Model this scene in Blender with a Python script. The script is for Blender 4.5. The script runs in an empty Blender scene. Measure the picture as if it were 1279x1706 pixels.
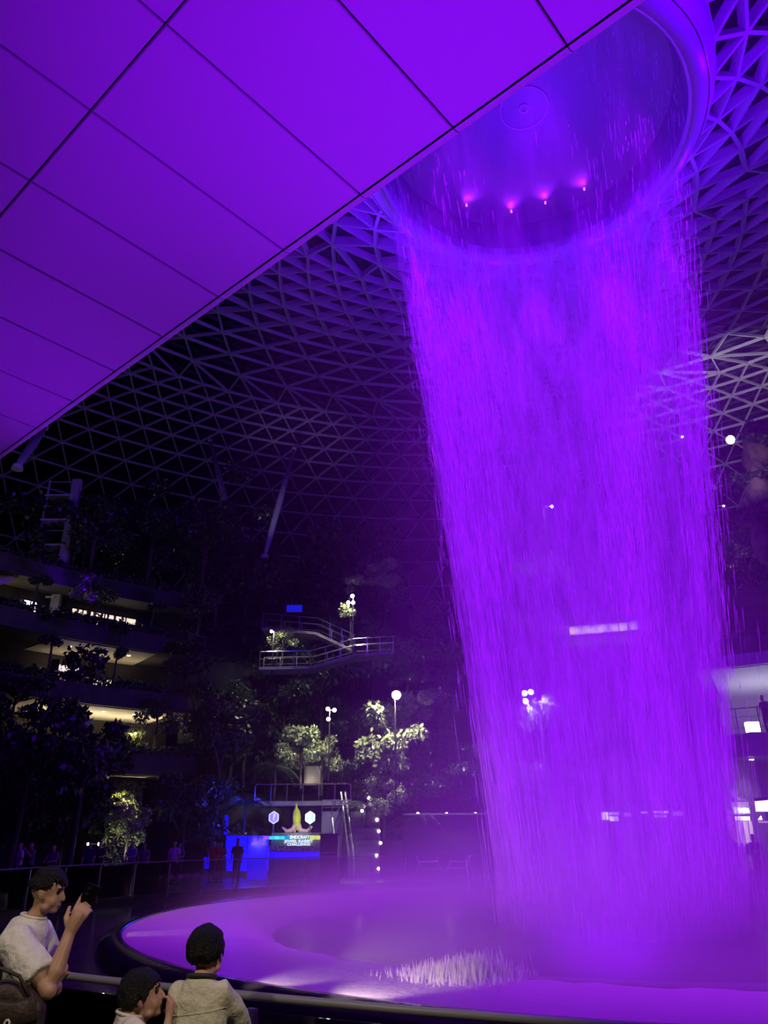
import bpy, bmesh, math, random
import numpy as np
from mathutils import Vector, Matrix, noise
random.seed(7)
C = bpy.context.scene.collection
S = bpy.context.scene
PI = math.pi
R = math.radians

# ------------------------------------------------------------------ camera
FPX, CX, CY = 1230.0, 639.5, 853.0
CAM_H = 1.75
PITCH = math.atan((1397 - 853) / FPX)
ROLL = R(-0.4)
r0 = Vector((1, 0, 0)); f0 = Vector((0, math.cos(PITCH), math.sin(PITCH))); u0 = Vector((0, -math.sin(PITCH), math.cos(PITCH)))
cr = r0 * math.cos(ROLL) + u0 * math.sin(ROLL)
cu = u0 * math.cos(ROLL) - r0 * math.sin(ROLL)
cd = bpy.data.cameras.new('camera'); cam = bpy.data.objects.new('camera', cd); C.objects.link(cam)
cd.sensor_fit = 'HORIZONTAL'; cd.sensor_width = 36; cd.lens = FPX * 36 / 1279
cd.clip_start = .05; cd.clip_end = 500
m = Matrix((cr, cu, -f0)).transposed().to_4x4(); m.translation = (0, 0, CAM_H); cam.matrix_world = m
S.camera = cam

def ray(x, y):
    return cr * ((x - CX) / FPX) - cu * ((y - CY) / FPX) + f0
def at_depth(x, y, Y):          # point at forward distance Y (metres) seen at that pixel
    d = ray(x, y); return Vector((0, 0, CAM_H)) + d * (Y / d.y)
def at_height(x, y, z):
    d = ray(x, y); return Vector((0, 0, CAM_H)) + d * ((z - CAM_H) / d.z)

AX, AY = 5.62, 20.2              # axis of oculus and waterfall
BX, BY = 6.2, 20.0              # centre of the basin
GX, GY, GR = 7.2, 20.0, 17.6    # centre and radius of the glass balustrade
def pol(r, deg, z=0, c=(AX, AY)):   # 0 deg = straight away from the camera, + to the right
    a = R(deg); return Vector((c[0] + r * math.sin(a), c[1] + r * math.cos(a), z))

# ------------------------------------------------------------------ view, world, lights
S.view_settings.view_transform = 'Standard'; S.view_settings.look = 'None'
S.view_settings.exposure = 0; S.view_settings.gamma = 1; S.view_settings.use_curve_mapping = False
S.cycles.use_denoising = True
S.cycles.transparent_max_bounces = 12
S.cycles.use_adaptive_sampling = True; S.cycles.adaptive_threshold = .12; S.cycles.volume_step_rate = 5; S.cycles.volume_max_steps = 40
S.cycles.max_bounces = 4; S.cycles.diffuse_bounces = 2; S.cycles.glossy_bounces = 3
S.cycles.volume_bounces = 0
S.cycles.sample_clamp_indirect = 4
w = bpy.data.worlds.new('night'); S.world = w; w.use_nodes = True
bg = w.node_tree.nodes['Background']; bg.inputs[0].default_value = (.14, .03, 1, 1); bg.inputs[1].default_value = .003

def lamp(name, kind, loc, col, power, target=None, size=.1, angle=60, blend=.5, sizey=None):
    d = bpy.data.lights.new(name, kind); o = bpy.data.objects.new(name, d); C.objects.link(o)
    o.location = loc; d.color = col; d.energy = power
    if kind == 'SPOT':
        d.spot_size = R(angle); d.spot_blend = blend; d.shadow_soft_size = size
    elif kind == 'AREA':
        d.size = size
        if sizey: d.shape = 'RECTANGLE'; d.size_y = sizey
    else: d.shadow_soft_size = size
    if target is not None:
        o.rotation_euler = (Vector(target) - Vector(loc)).to_track_quat('-Z', 'Y').to_euler()
    return o
PURPLE = (.25, .0, 1.0); BLUEP = (.12, .0, 1.0); MAGP = (.42, .014, 1.0); WARM = (1, .78, .45)
# spots round the oculus shining down along the curtain
for k in range(10):
    a = k * 36 + 10
    lamp('oculus_spot', 'SPOT', pol(4.3, a, 25.4), (.29, 0, 1), 15500, pol(2.6, a, 0), .25, 34, .6)
# broad floods under the water of the bowl shining up at the fall, the mist, the oculus and the roof
for k in range(7):
    a = k * 360 / 7 + 20
    lamp('bowl_flood', 'AREA', pol(1.9, a, -2.3), (.3, 0, 1), 2100, pol(3.0, a, 14), 1.4)
# unseen spot added above the left terrace to brighten the bowl
lamp('bowl_fill', 'SPOT', (-16, 31, 10.2), (.62, .2, .6), 15000, (.5, 19, -.3), .3, 34, .9)
# spots without fittings, added to light basin and mist outside the curtain
for k in range(6):
    a = k * 60 - 20
    lamp('basin_fill', 'SPOT', pol(9.5, a, 27), MAGP, 24000, pol(6.8, a, 0), .3, 36, .8)
# added points round the funnel, no lamps there, brightening the nearest roof members
for k in range(10):
    lamp('roof_fill', 'POINT', pol(9.2, k * 36, 25.3), BLUEP, 800, size=.3)
# unseen floods set into the pool to wash the bridge's white underside
lamp('bridge_flood', 'SPOT', (1.6, 6.2, .1), PURPLE, 4100, (1.6, 4.5, 9.45), .3, 85, 1)
lamp('bridge_flood', 'SPOT', (-8.6, 15.5, .1), PURPLE, 2300, (-4.6, 10.2, 9.45), .3, 62, 1)

# ------------------------------------------------------------------ helpers
def mat(name, col, rough=.6, metal=0, emit=None, es=0, spec=.5, noise_amt=0, nscale=8, bump=0, bscale=30, alpha=None):
    mt = bpy.data.materials.new(name); mt.use_nodes = True
    nt = mt.node_tree; b = nt.nodes['Principled BSDF']
    b.inputs['Base Color'].default_value = (*col, 1); b.inputs['Roughness'].default_value = rough
    b.inputs['Metallic'].default_value = metal; b.inputs['Specular IOR Level'].default_value = spec
    if emit: b.inputs['Emission Color'].default_value = (*emit, 1); b.inputs['Emission Strength'].default_value = es
    if alpha is not None: b.inputs['Alpha'].default_value = alpha
    if noise_amt or bump:
        tc = nt.nodes.new('ShaderNodeTexCoord')
    if noise_amt:
        n = nt.nodes.new('ShaderNodeTexNoise'); n.inputs['Scale'].default_value = nscale; n.inputs['Detail'].default_value = 5
        nt.links.new(tc.outputs['Object'], n.inputs['Vector'])
        r = nt.nodes.new('ShaderNodeValToRGB')
        r.color_ramp.elements[0].position = .3; r.color_ramp.elements[1].position = .7
        r.color_ramp.elements[0].color = (*[c * (1 - noise_amt) for c in col], 1)
        r.color_ramp.elements[1].color = (*[min(1, c * (1 + noise_amt)) for c in col], 1)
        nt.links.new(n.outputs['Fac'], r.inputs['Fac']); nt.links.new(r.outputs['Color'], b.inputs['Base Color'])
    if bump:
        n2 = nt.nodes.new('ShaderNodeTexNoise'); n2.inputs['Scale'].default_value = bscale; n2.inputs['Detail'].default_value = 4
        nt.links.new(tc.outputs['Object'], n2.inputs['Vector'])
        bp = nt.nodes.new('ShaderNodeBump'); bp.inputs['Strength'].default_value = bump; bp.inputs['Distance'].default_value = .05
        nt.links.new(n2.outputs['Fac'], bp.inputs['Height']); nt.links.new(bp.outputs['Normal'], b.inputs['Normal'])
    return mt

class MB:
    def __init__(s): s.v = []; s.f = []
    def add(s, vs, fs):
        o = len(s.v); s.v += [tuple(v) for v in vs]; s.f += [tuple(i + o for i in f) for f in fs]; return s
    def box(s, c, size, rz=0, mtx=None):
        x, y, z = [d / 2 for d in size]; M = mtx or (Matrix.Translation(c) @ Matrix.Rotation(rz, 4, 'Z'))
        vs = [M @ Vector((a * x, b * y, d * z)) for a in (-1, 1) for b in (-1, 1) for d in (-1, 1)]
        return s.add(vs, [(0, 1, 3, 2), (4, 6, 7, 5), (0, 4, 5, 1), (2, 3, 7, 6), (0, 2, 6, 4), (1, 5, 7, 3)])
    def bar(s, p, q, w, h, up=(0, 0, 1)):        # rectangular bar from p to q, h along up
        p, q = Vector(p), Vector(q); d = (q - p); L = d.length
        if L < 1e-6: return s
        d /= L; u = Vector(up); sd = d.cross(u)
        if sd.length < 1e-4: sd = d.cross(Vector((1, 0, 0)))
        sd.normalize(); u = sd.cross(d)
        M = Matrix((d, sd, u)).transposed().to_4x4(); M.translation = (p + q) / 2
        return s.box(None, (L, w, h), mtx=M)
    def tube(s, pts, rad, n=8, caps=True, closed=False):
        pts = [Vector(p) for p in pts]; k = len(pts)
        if not hasattr(rad, '__len__'): rad = [rad] * k
        prev = None; o = len(s.v)
        for i, p in enumerate(pts):
            a = pts[max(i - 1, 0)] if not closed else pts[i - 1]
            b = pts[min(i + 1, k - 1)] if not closed else pts[(i + 1) % k]
            d = (b - a).normalized()
            if prev is None:
                e = d.cross(Vector((0, 0, 1)));
                if e.length < 1e-3: e = d.cross(Vector((0, 1, 0)))
            else: e = prev - d * prev.dot(d)
            e.normalize(); prev = e; g = d.cross(e)
            rr = rad[i]; ra, rb = rr if hasattr(rr, '__len__') else (rr, rr)
            for j in range(n):
                t = 2 * PI * j / n; s.v.append(tuple(p + e * (ra * math.cos(t)) + g * (rb * math.sin(t))))
        for i in range(k if closed else k - 1):
            i2 = (i + 1) % k
            for j in range(n):
                j2 = (j + 1) % n; s.f.append((o + i * n + j, o + i * n + j2, o + i2 * n + j2, o + i2 * n + j))
        if caps and not closed:
            s.f.append(tuple(o + j for j in range(n))[::-1]); s.f.append(tuple(o + (k - 1) * n + j for j in range(n)))
        return s
    def ring(s, prof, c, n=96, a0=0, a1=360, closed_prof=False):   # lathe of (r,z) about vertical axis c
        full = abs(a1 - a0) >= 360; cols = n if full else n + 1; o = len(s.v); k = len(prof)
        for i in range(cols):
            a = a0 + (a1 - a0) * i / n
            for r_, z in prof: s.v.append(tuple(pol(r_, a, z, c)))
        for i in range(n):
            i2 = (i + 1) % cols
            for j in range(k if closed_prof else k - 1):
                j2 = (j + 1) % k
                s.f.append((o + i * k + j, o + i2 * k + j, o + i2 * k + j2, o + i * k + j2))
        if closed_prof and not full:
            s.f.append(tuple(o + j for j in range(k))[::-1]); s.f.append(tuple(o + n * k + j for j in range(k)))
        return s
    def ball(s, c, rad, n=8, m_=6, mtx=None):
        o = len(s.v); c = Vector(c); rx, ry, rz = rad if hasattr(rad, '__len__') else (rad,) * 3
        M = mtx or Matrix.Identity(3)
        P = [Vector((0, 0, 1))]
        for i in range(1, m_):
            t = PI * i / m_
            for j in range(n): P.append(Vector((math.sin(t) * math.cos(2 * PI * j / n), math.sin(t) * math.sin(2 * PI * j / n), math.cos(t))))
        P.append(Vector((0, 0, -1)))
        s.v += [tuple(c + M @ Vector((p.x * rx, p.y * ry, p.z * rz))) for p in P]
        for j in range(n):
            j2 = (j + 1) % n; s.f.append((o, o + 1 + j, o + 1 + j2))
            for i in range(m_ - 2):
                a = o + 1 + i * n; s.f.append((a + j, a + n + j, a + n + j2, a + j2))
            a = o + 1 + (m_ - 2) * n; s.f.append((a + j, len(s.v) - 1, a + j2))
        return s
    def mesh(s, name, material, smooth=False, off=None):
        me = bpy.data.meshes.new(name)
        v = s.v if off is None else [(a[0] - off[0], a[1] - off[1], a[2] - off[2]) for a in s.v]
        me.from_pydata(v, [], s.f); me.update()
        if material: me.materials.append(material)
        if smooth: me.polygons.foreach_set('use_smooth', [True] * len(me.polygons))
        return me
    def build(s, name, material, parent=None, smooth=False):
        off = world_loc(parent) if parent else None
        o = bpy.data.objects.new(name, s.mesh(name, material, smooth, off)); C.objects.link(o)
        if parent: o.parent = parent
        return o
def world_loc(o):
    v = Vector(o.location); p = o.parent
    while p: v = v + Vector(p.location); p = p.parent
    return v
def tag(o, label=None, cat=None, group=None, kind=None):
    if label: o['label'] = label
    if cat: o['category'] = cat
    if group: o['group'] = group
    if kind: o['kind'] = kind
    return o
def thing(name, loc, label, cat, group=None, rz=0):
    o = bpy.data.objects.new(name, None); C.objects.link(o); o.location = loc; o.rotation_euler = (0, 0, rz); o.empty_display_size = .2
    return tag(o, label, cat, group)
def struct(o): o['kind'] = 'structure'; return o
def share(name, me, parent, loc=None, mw=None):
    o = bpy.data.objects.new(name, me); C.objects.link(o); o.parent = parent
    if mw is not None: o.matrix_local = mw
    elif loc is not None: o.location = loc
    return o
def copy_tree(o, parent=None):
    c = o.copy(); C.objects.link(c)
    if parent: c.parent = parent
    for ch in list(o.children): copy_tree(ch, c)
    return c
UNIT = MB().box((0, 0, 0), (1, 1, 1))

# ------------------------------------------------------------------ materials
M_panel = mat('white_panel', (.62, .62, .62), .5, bump=.02, bscale=3)
M_dark = mat('dark_backing', (.02, .02, .022), .8)
M_trim = mat('edge_trim_white', (.6, .6, .6), .55, bump=.35, bscale=60)
M_steel = mat('painted_steel', (.6, .6, .62), .45)
M_roofglass = mat('night_glass', (.006, .006, .01), .08, spec=.6)
M_funnel = mat('funnel_white', (.6, .6, .62), .35)
M_stone = mat('dark_wet_stone', (.03, .03, .034), .18, noise_amt=.5, nscale=3, bump=.12, bscale=5)
M_floor = mat('dark_floor', (.03, .028, .03), .28, noise_amt=.4, nscale=2, bump=.06, bscale=12)
M_basin = mat('basin_white_water', (.36, .34, .36), .42, bump=.35, bscale=7)
M_rim = mat('basin_dark_rim', (.012, .012, .015), .15, bump=.15, bscale=9)
M_chrome = mat('brushed_steel', (.45, .45, .47), .3, 1)

def glass_mat(name, tint, refl=.06, density=.08):
    mt = bpy.data.materials.new(name); mt.use_nodes = True; nt = mt.node_tree; nt.nodes.clear()
    out = nt.nodes.new('ShaderNodeOutputMaterial'); mx = nt.nodes.new('ShaderNodeMixShader')
    tr = nt.nodes.new('ShaderNodeBsdfTransparent'); tr.inputs[0].default_value = (*[c * (1 - density) for c in tint], 1)
    gl = nt.nodes.new('ShaderNodeBsdfGlossy'); gl.inputs['Roughness'].default_value = .03
    fr = nt.nodes.new('ShaderNodeFresnel'); fr.inputs[0].default_value = 1.45
    nt.links.new(fr.outputs[0], mx.inputs[0]); nt.links.new(tr.outputs[0], mx.inputs[1]); nt.links.new(gl.outputs[0], mx.inputs[2])
    nt.links.new(mx.outputs[0], out.inputs[0]); return mt
M_glass = glass_mat('clear_glass', (.85, .87, .9))

def water_mat(name, alpha, col=(.9, .9, .92)):
    mt = bpy.data.materials.new(name); mt.use_nodes = True; nt = mt.node_tree; nt.nodes.clear()
    out = nt.nodes.new('ShaderNodeOutputMaterial'); mx = nt.nodes.new('ShaderNodeMixShader'); mx.inputs[0].default_value = alpha
    tr = nt.nodes.new('ShaderNodeBsdfTransparent')
    df = nt.nodes.new('ShaderNodeBsdfDiffuse'); df.inputs[0].default_value = (*col, 1)
    tl = nt.nodes.new('ShaderNodeBsdfTranslucent'); tl.inputs[0].default_value = (*col, 1)
    m2 = nt.nodes.new('ShaderNodeMixShader'); m2.inputs[0].default_value = .5
    nt.links.new(df.outputs[0], m2.inputs[1]); nt.links.new(tl.outputs[0], m2.inputs[2])
    nt.links.new(tr.outputs[0], mx.inputs[1]); nt.links.new(m2.outputs[0], mx.inputs[2]); nt.links.new(mx.outputs[0], out.inputs[0])
    return mt, nt, mx
M_drop, _, _ = water_mat('falling_water', .3)
M_sheet, nt, mx = water_mat('water_sheet', .3)
tc = nt.nodes.new('ShaderNodeTexCoord'); mp = nt.nodes.new('ShaderNodeMapping'); mp.inputs['Scale'].default_value = (2.2, 2.2, .22)
nz = nt.nodes.new('ShaderNodeTexNoise'); nz.inputs['Scale'].default_value = 1.3; nz.inputs['Detail'].default_value = 6; nz.inputs['Roughness'].default_value = .65
rp = nt.nodes.new('ShaderNodeMapRange'); rp.inputs[1].default_value = .36; rp.inputs[2].default_value = .68; rp.inputs[3].default_value = .0; rp.inputs[4].default_value = .55
nt.links.new(tc.outputs['Object'], mp.inputs[0]); nt.links.new(mp.outputs[0], nz.inputs['Vector']); sx_ = nt.nodes.new('ShaderNodeSeparateXYZ'); nt.links.new(tc.outputs['Object'], sx_.inputs[0])
ry_ = nt.nodes.new('ShaderNodeMapRange'); ry_.inputs[1].default_value = -1; ry_.inputs[2].default_value = 1.5; nt.links.new(sx_.outputs[1], ry_.inputs[0])
rz_ = nt.nodes.new('ShaderNodeMapRange'); rz_.inputs[1].default_value = 19; rz_.inputs[2].default_value = 13; rz_.inputs[3].default_value = .2; nt.links.new(sx_.outputs[2], rz_.inputs[0])
mm_ = nt.nodes.new('ShaderNodeMath'); mm_.operation = 'MAXIMUM'; nt.links.new(ry_.outputs[0], mm_.inputs[0]); nt.links.new(rz_.outputs[0], mm_.inputs[1])
mu_ = nt.nodes.new('ShaderNodeMath'); mu_.operation = 'MULTIPLY'; nt.links.new(nz.outputs['Fac'], rp.inputs[0]); nt.links.new(rp.outputs[0], mu_.inputs[0]); nt.links.new(mm_.outputs[0], mu_.inputs[1]); nt.links.new(mu_.outputs[0], mx.inputs[0])

# ------------------------------------------------------------------ floor, pool, basin
WATER_Z = -.22
struct(MB().ring([(GR + .25, -.6), (GR + .25, 0), (75, 0)], (GX, GY), 128).build('floor', M_floor))
pool = MB().ring([(0, -.0 + WATER_Z), (6, WATER_Z), (GR + .24, WATER_Z)], (GX, GY), 128).build('floor_pool_bed', M_stone); struct(pool); pool.name = 'floor_pool'
bas = thing('fountain_basin', (BX, BY, WATER_Z), 'round white fountain basin with black rim under the indoor waterfall', 'fountain')
MB().ring([(12.35, WATER_Z), (12.3, -.02), (12.2, .07), (12.05, .1), (11.9, .085), (11.9, .03)], (BX, BY), 160).build('rim', M_rim, bas, True)
prof = [(11.95, .07), (11.3, .075), (10.6, .07), (9.9, .055), (9.5, .02), (9.1, -.08), (8.7, -.28), (8.2, -.6), (7.4, -1.15), (6.2, -1.9), (4.5, -2.6), (2, -3.0), (.01, -3.1)]
b = MB().ring(prof, (BX, BY), 200)
for i, v in enumerate(b.v):
    rr = math.hypot(v[0] - BX, v[1] - BY)
    if 6 < rr < 10.2:
        an = math.atan2(v[1] - BY, v[0] - BX); k = min(1, (10.2 - rr) / 1.2)
        b.v[i] = (v[0], v[1], v[2] + k * .07 * noise.noise(Vector((an * 30, rr * .35, 0))))
b.build('water_bowl', M_basin, bas, True)

# warm spots in the dark pool picking out the lip of the bowl
def lip_spot(px, py, power, r_=13.4, col=(1, .8, .55), ang=30):
    p = at_height(px, py, -.05); d = Vector((p.x - BX, p.y - BY, 0)).normalized()
    lamp('lip_spot', 'SPOT', Vector((BX, BY, .35)) + d * r_, col, power, p, .08, ang, .8)
lip_spot(640, 1493, 260); lip_spot(920, 1487, 160, col=(1, .8, .85)); lip_spot(420, 1560, 260, 13.6); lip_spot(700, 1648, 300, 12.6, (1, .75, .6), 60); lip_spot(560, 1636, 160, 12.6, (1, .75, .6), 50)
spl = MB(); rs = random.Random(9)
for i in range(2600):
    px = rs.triangular(500, 850, 725); p = at_height(px, 1655, .02); d = Vector((p.x - BX, p.y - BY, 0)).normalized(); p = Vector((BX, BY, .0)) + d * rs.triangular(8.8, 10.9, 9.8)
    h = rs.triangular(.02, .42, .08) * (1 - .6 * abs(px - 715) / 200); w_ = rs.uniform(.008, .03); t_ = Vector((-d.y, d.x, 0))
    spl.add([p - t_ * w_, p + t_ * w_, p + d * w_, p + Vector((rs.uniform(-.06, .06), rs.uniform(-.06, .06), h))], [(0, 1, 3), (1, 2, 3), (2, 0, 3)])
spl.build('splash', water_mat('splash_water', .22)[0], bas)['kind'] = 'stuff'

# glass balustrade around the pool
bal = thing('glass_balustrade', (GX, GY, 0), 'curved glass balustrade with steel handrail circling the dark pool', 'railing')
NP = 68
hr = MB().tube([pol(GR, i * 360 / 180, 1.05, (GX, GY)) for i in range(180)], .02, 8, closed=True).build('handrail', mat('satin_rail', (.2, .19, .21), .4), bal, True)
post_me = MB().box((0, 0, .5), (.05, .035, 1.06)).mesh('post', M_chrome)
step = 360 / NP; ang0 = -2.6
gl_me = MB().ring([(GR - .008, .04), (GR - .008, .99), (GR + .008, .99), (GR + .008, .04)], (0, 0), 4, -step / 2 + .18, step / 2 - .18, True).mesh('glass_panel', M_glass)
for i in range(NP):
    a = ang0 + i * step
    p = pol(GR, a + step / 2, -.03, (GX, GY)) - Vector((GX, GY, 0))
    share('post', post_me, bal, mw=Matrix.Translation(p) @ Matrix.Rotation(-R(a + step / 2), 4, 'Z'))
    share('glass_panel', gl_me, bal, mw=Matrix.Rotation(-R(a), 4, 'Z'))

# ------------------------------------------------------------------ bridge soffit
BZ = CAM_H + 7.7
E1 = at_height(600, 325, BZ); E2 = at_height(0, 757, BZ)
ed = (E2 - E1); ed.z = 0; ed.normalize(); en = Vector((-ed.y, ed.x, 0))
if en.y > 0: en = -en                       # points back over the camera
J = [at_height(x, y, BZ) for x, y in ((957, 88), (765, 217), (600, 325), (470, 415), (370, 497))]
ts = [(p - E1).dot(ed) for p in J]; pitch_p = (ts[-1] - ts[0]) / 4
roww = (at_height(280, 35, BZ) - E1).dot(en)
br = thing('footbridge', (E1.x, E1.y, BZ), 'white panelled underside of a bridge overhead, lit purple', 'bridge')
def bp(t, n, z): return E1 + ed * t + en * n + Vector((0, 0, z - BZ))
GAP = .022
lim = [0, roww, roww * 2.0, roww * 3.0]
panel_me = {}
for rI in range(3):
    for i in range(-7, 24):
        t0 = ts[2] + i * pitch_p + GAP / 2; t1 = t0 + pitch_p - GAP
        n0 = lim[rI] + GAP / 2; n1 = lim[rI + 1] - GAP / 2
        mb = MB(); zt = BZ + .05
        c = .012
        lo = [bp(t0 + c, n0 + c, BZ), bp(t1 - c, n0 + c, BZ), bp(t1 - c, n1 - c, BZ), bp(t0 + c, n1 - c, BZ)]
        up = [bp(t0, n0, BZ + c), bp(t1, n0, BZ + c), bp(t1, n1, BZ + c), bp(t0, n1, BZ + c)]
        tp = [bp(t0, n0, zt), bp(t1, n0, zt), bp(t1, n1, zt), bp(t0, n1, zt)]
        mb.add(lo + up + tp, [(0, 1, 2, 3)] + [(j, j + 4, (j + 1) % 4 + 4, (j + 1) % 4) for j in range(4)] + [(j + 4, j + 8, (j + 1) % 4 + 8, (j + 1) % 4 + 4) for j in range(4)])
        mb.build('panel', M_panel, br)
ta, tb = ts[2] - 7 * pitch_p, ts[2] + 24 * pitch_p
mb = MB()
mb.add([bp(ta, .02, BZ + .06), bp(tb, .02, BZ + .06), bp(tb, lim[3], BZ + .06), bp(ta, lim[3], BZ + .06), bp(ta, .02, BZ + .9), bp(tb, .02, BZ + .9), bp(tb, lim[3], BZ + .9), bp(ta, lim[3], BZ + .9)],
       [(0, 1, 2, 3), (7, 6, 5, 4), (0, 4, 5, 1), (1, 5, 6, 2), (2, 6, 7, 3), (3, 7, 4, 0)])
mb.build('deck', M_dark, br)
for i in range(-7, 24):                      # rounded edge trim in lengths
    t0 = ts[2] + i * pitch_p + .006; t1 = t0 + pitch_p - .012; mb = MB(); vs = []
    arc = [(-GAP / 2, 0)] + [(-GAP / 2 - .17 * math.sin(R(q)), .17 - .17 * math.cos(R(q))) for q in (15, 30, 50, 70, 90)] + [(-.18, .9), (0, .9)]
    for t in (t0, t1):
        vs += [bp(t, n, BZ + z) for n, z in arc]
    k = len(arc); mb.add(vs, [(j, j + 1, k + j + 1, k + j) for j in range(k - 1)] + [tuple(range(k)), tuple(range(k, 2 * k))[::-1]])
    mb.build('edge_trim', M_trim, br)

# ------------------------------------------------------------------ oculus
OZ = CAM_H + 24.0
oc = thing('oculus', (AX, AY, OZ), 'round roof oculus with smooth white lip where the waterfall begins', 'oculus')
MB().ring([(5.72, OZ + .12), (5.74, OZ + .02), (5.8, OZ - .03), (6.0, OZ - .02), (6.25, OZ + .1), (6.44, OZ + .3)], (AX, AY), 128).build('lip', M_funnel, oc, True)
MB().ring([(6.46, OZ + .3), (6.5, OZ + .32), (6.72, OZ + .75), (6.84, OZ + 1.25), (6.9, OZ + 1.9), (6.92, OZ + 2.6)], (AX, AY), 128).build('funnel', M_funnel, oc, True)
MB().tube([pol(6.45, i * 3, OZ + .29) for i in range(120)], .018, 6, closed=True).build('seam_ring', M_chrome, oc, True)
M_inner = mat('oculus_inner', (.22, .2, .3), .4, bump=.1, bscale=4)
MB().tube([pol(5.8, i * 3, OZ - .03) for i in range(120)], .022, 6, closed=True).build('rim_line', mat('rim_line_white', (.85, .8, .85), .35), oc, True)
M_dish = mat('oculus_dish', (.4, .38, .5), .3)
MB().ring([(5.73, OZ + .1), (5.7, OZ + .6), (5.6, OZ + 1.1), (5.55, OZ + 1.15), (5.45, OZ + 1.7)], (AX, AY), 128).build('inner_wall', M_inner, oc, True)
MB().ring([(5.46, OZ + 1.7), (4.5, OZ + 1.95), (3, OZ + 2.2), (1.2, OZ + 2.32), (.01, OZ + 2.35)], (AX, AY), 96).build('dish', M_dish, oc, True)
M_line = mat('pale_line', (.85, .85, .9), .4)
MB().tube([pol(.93, i * 6, OZ + 2.28) for i in range(60)], .024, 5, closed=True).build('ring', M_line, oc, True)
MB().tube([pol(.17, i * 18, OZ + 2.28) for i in range(20)], .03, 5, closed=True).build('hub', M_line, oc, True)
M_pink = mat('pink_lamp', (1, .4, .8), .5, emit=(1, .1, .75), es=4)
for px, py in ((770, 350), (851, 353), (908, 336), (975, 316)):
    p = at_height(px, py, OZ + 1.8); q = Vector((p.x - AX, p.y - AY, 0)); k_ = min(1, 4.7 / q.length); p = Vector((AX + q.x * k_, AY + q.y * k_, OZ + 1.68))
    MB().tube([p, p + Vector((0, 0, .12))], .035, 8).build('lamp', M_pink, oc)
    lamp('oculus_lamp', 'SPOT', p + Vector((0, 0, .0)), MAGP, 80, Vector((AX, AY, OZ + 2.3)) * .6 + p * .4 + Vector((0, 0, .8)), .1, 120, 1)
lamp('oculus_glow', 'POINT', (AX, AY, OZ - .6), BLUEP, 420, size=.5)

# ------------------------------------------------------------------ dome
pr = [(6.9, 27.6), (9, 28.9), (14, 31.4), (20, 33.4), (30, 36.2), (40, 37.6), (50, 36.4), (57, 33.2), (63, 27.5), (67, 19), (69, 10), (69.5, 3)]
def dome_z(r):
    return float(np.interp(r, rs_, zs_))
ss = np.linspace(0, 1, len(pr)); 
def catmull(P, n=40):
    out = []
    for i in range(len(P) - 1):
        p0, p1, p2, p3 = [np.array(P[max(0, min(len(P) - 1, j))], float) for j in (i - 1, i, i + 1, i + 2)]
        for k in range(n):
            t = k / n; out.append(.5 * (2 * p1 + (p2 - p0) * t + (2 * p0 - 5 * p1 + 4 * p2 - p3) * t * t + (3 * p1 - p0 - 3 * p2 + p3) * t ** 3))
    out.append(np.array(P[-1], float)); return np.array(out)
curve = catmull(pr); arcl = np.concatenate([[0], np.cumsum(np.hypot(*np.diff(curve, axis=0).T))])
def on_curve(s_): return np.interp(s_, arcl, curve[:, 0]), np.interp(s_, arcl, curve[:, 1])
rings = []; s_ = 0; N = 28; off = 0.
while s_ < arcl[-1]:
    r_, z_ = on_curve(s_)
    if N == 28 and r_ > 15: N = 56
    elif N == 56 and r_ > 38.5: N = 112
    rings.append((r_, z_, N, off)); off += .5 * 360 / N
    s_ += max(1.5, min(3.2, .9 * 2 * PI * r_ / N))
def node(i, j):
    r_, z_, n_, o_ = rings[i]; return pol(r_, o_ + j * 360 / n_, z_)
def seen(p, mx=160, my=160):
    q = p - Vector((0, 0, CAM_H)); d = q.dot(f0)
    if d < 1: return False
    x = CX + FPX * q.dot(cr) / d; y = CY - FPX * q.dot(cu) / d
    return -mx < x < 1279 + mx and -my < y < 1000
edges = []; tris = []
for i in range(len(rings)):
    n_ = rings[i][2]
    for j in range(n_):
        edges.append((node(i, j), node(i, j + 1)))
        if i + 1 < len(rings):
            n2 = rings[i + 1][2]; a = node(i, j); b_ = node(i, j + 1)
            if n2 == n_:
                c = node(i + 1, j); e = node(i + 1, j - 1); edges += [(a, c), (a, e)]; tris += [(a, b_, c), (a, c, e)]
            else:
                cs = [node(i + 1, 2 * j - 1 + q) for q in range(3)]
                edges += [(a, q) for q in cs]; tris += [(a, cs[0], cs[1]), (a, cs[1], cs[2]), (a, b_, cs[2])]
edges = [e for e in edges if seen(e[0]) or seen(e[1])]
tris = [t for t in tris if any(seen(q) for q in t)]
CAMV = Vector((0, 0, CAM_H))
edges.sort(key=lambda e: ((e[0] + e[1]) / 2 - CAMV).length - 1.2 * (e[0] - e[1]).length)
tris.sort(key=lambda t: (t[0] - CAMV).length)
roof = thing('ceiling', (AX, AY, 30), None, None); roof['kind'] = 'structure'
unit_me = UNIT.mesh('beam', M_steel)
def bar_mtx(p, q, w_, h_):
    d = (q - p); L = d.length; d = d / L; mid = (p + q) / 2
    r_ = Vector((mid.x - AX, mid.y - AY, 0)); rl = r_.length
    i0 = max(0, np.searchsorted(curve[:, 0], rl) - 1) if rl < 69 else len(curve) - 5
    i0 = min(i0, len(curve) - 2); tr_, tz_ = curve[i0 + 1] - curve[i0]; r_.normalize()
    nrm = Vector((r_.x * -tz_, r_.y * -tz_, tr_)).normalized()
    sd = d.cross(nrm).normalized(); up = sd.cross(d)
    M_ = Matrix((d * L, sd * w_, up * h_)).transposed().to_4x4(); M_.translation = mid + up * h_ / 2; return M_
rest = MB(); base = UNIT.v
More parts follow.
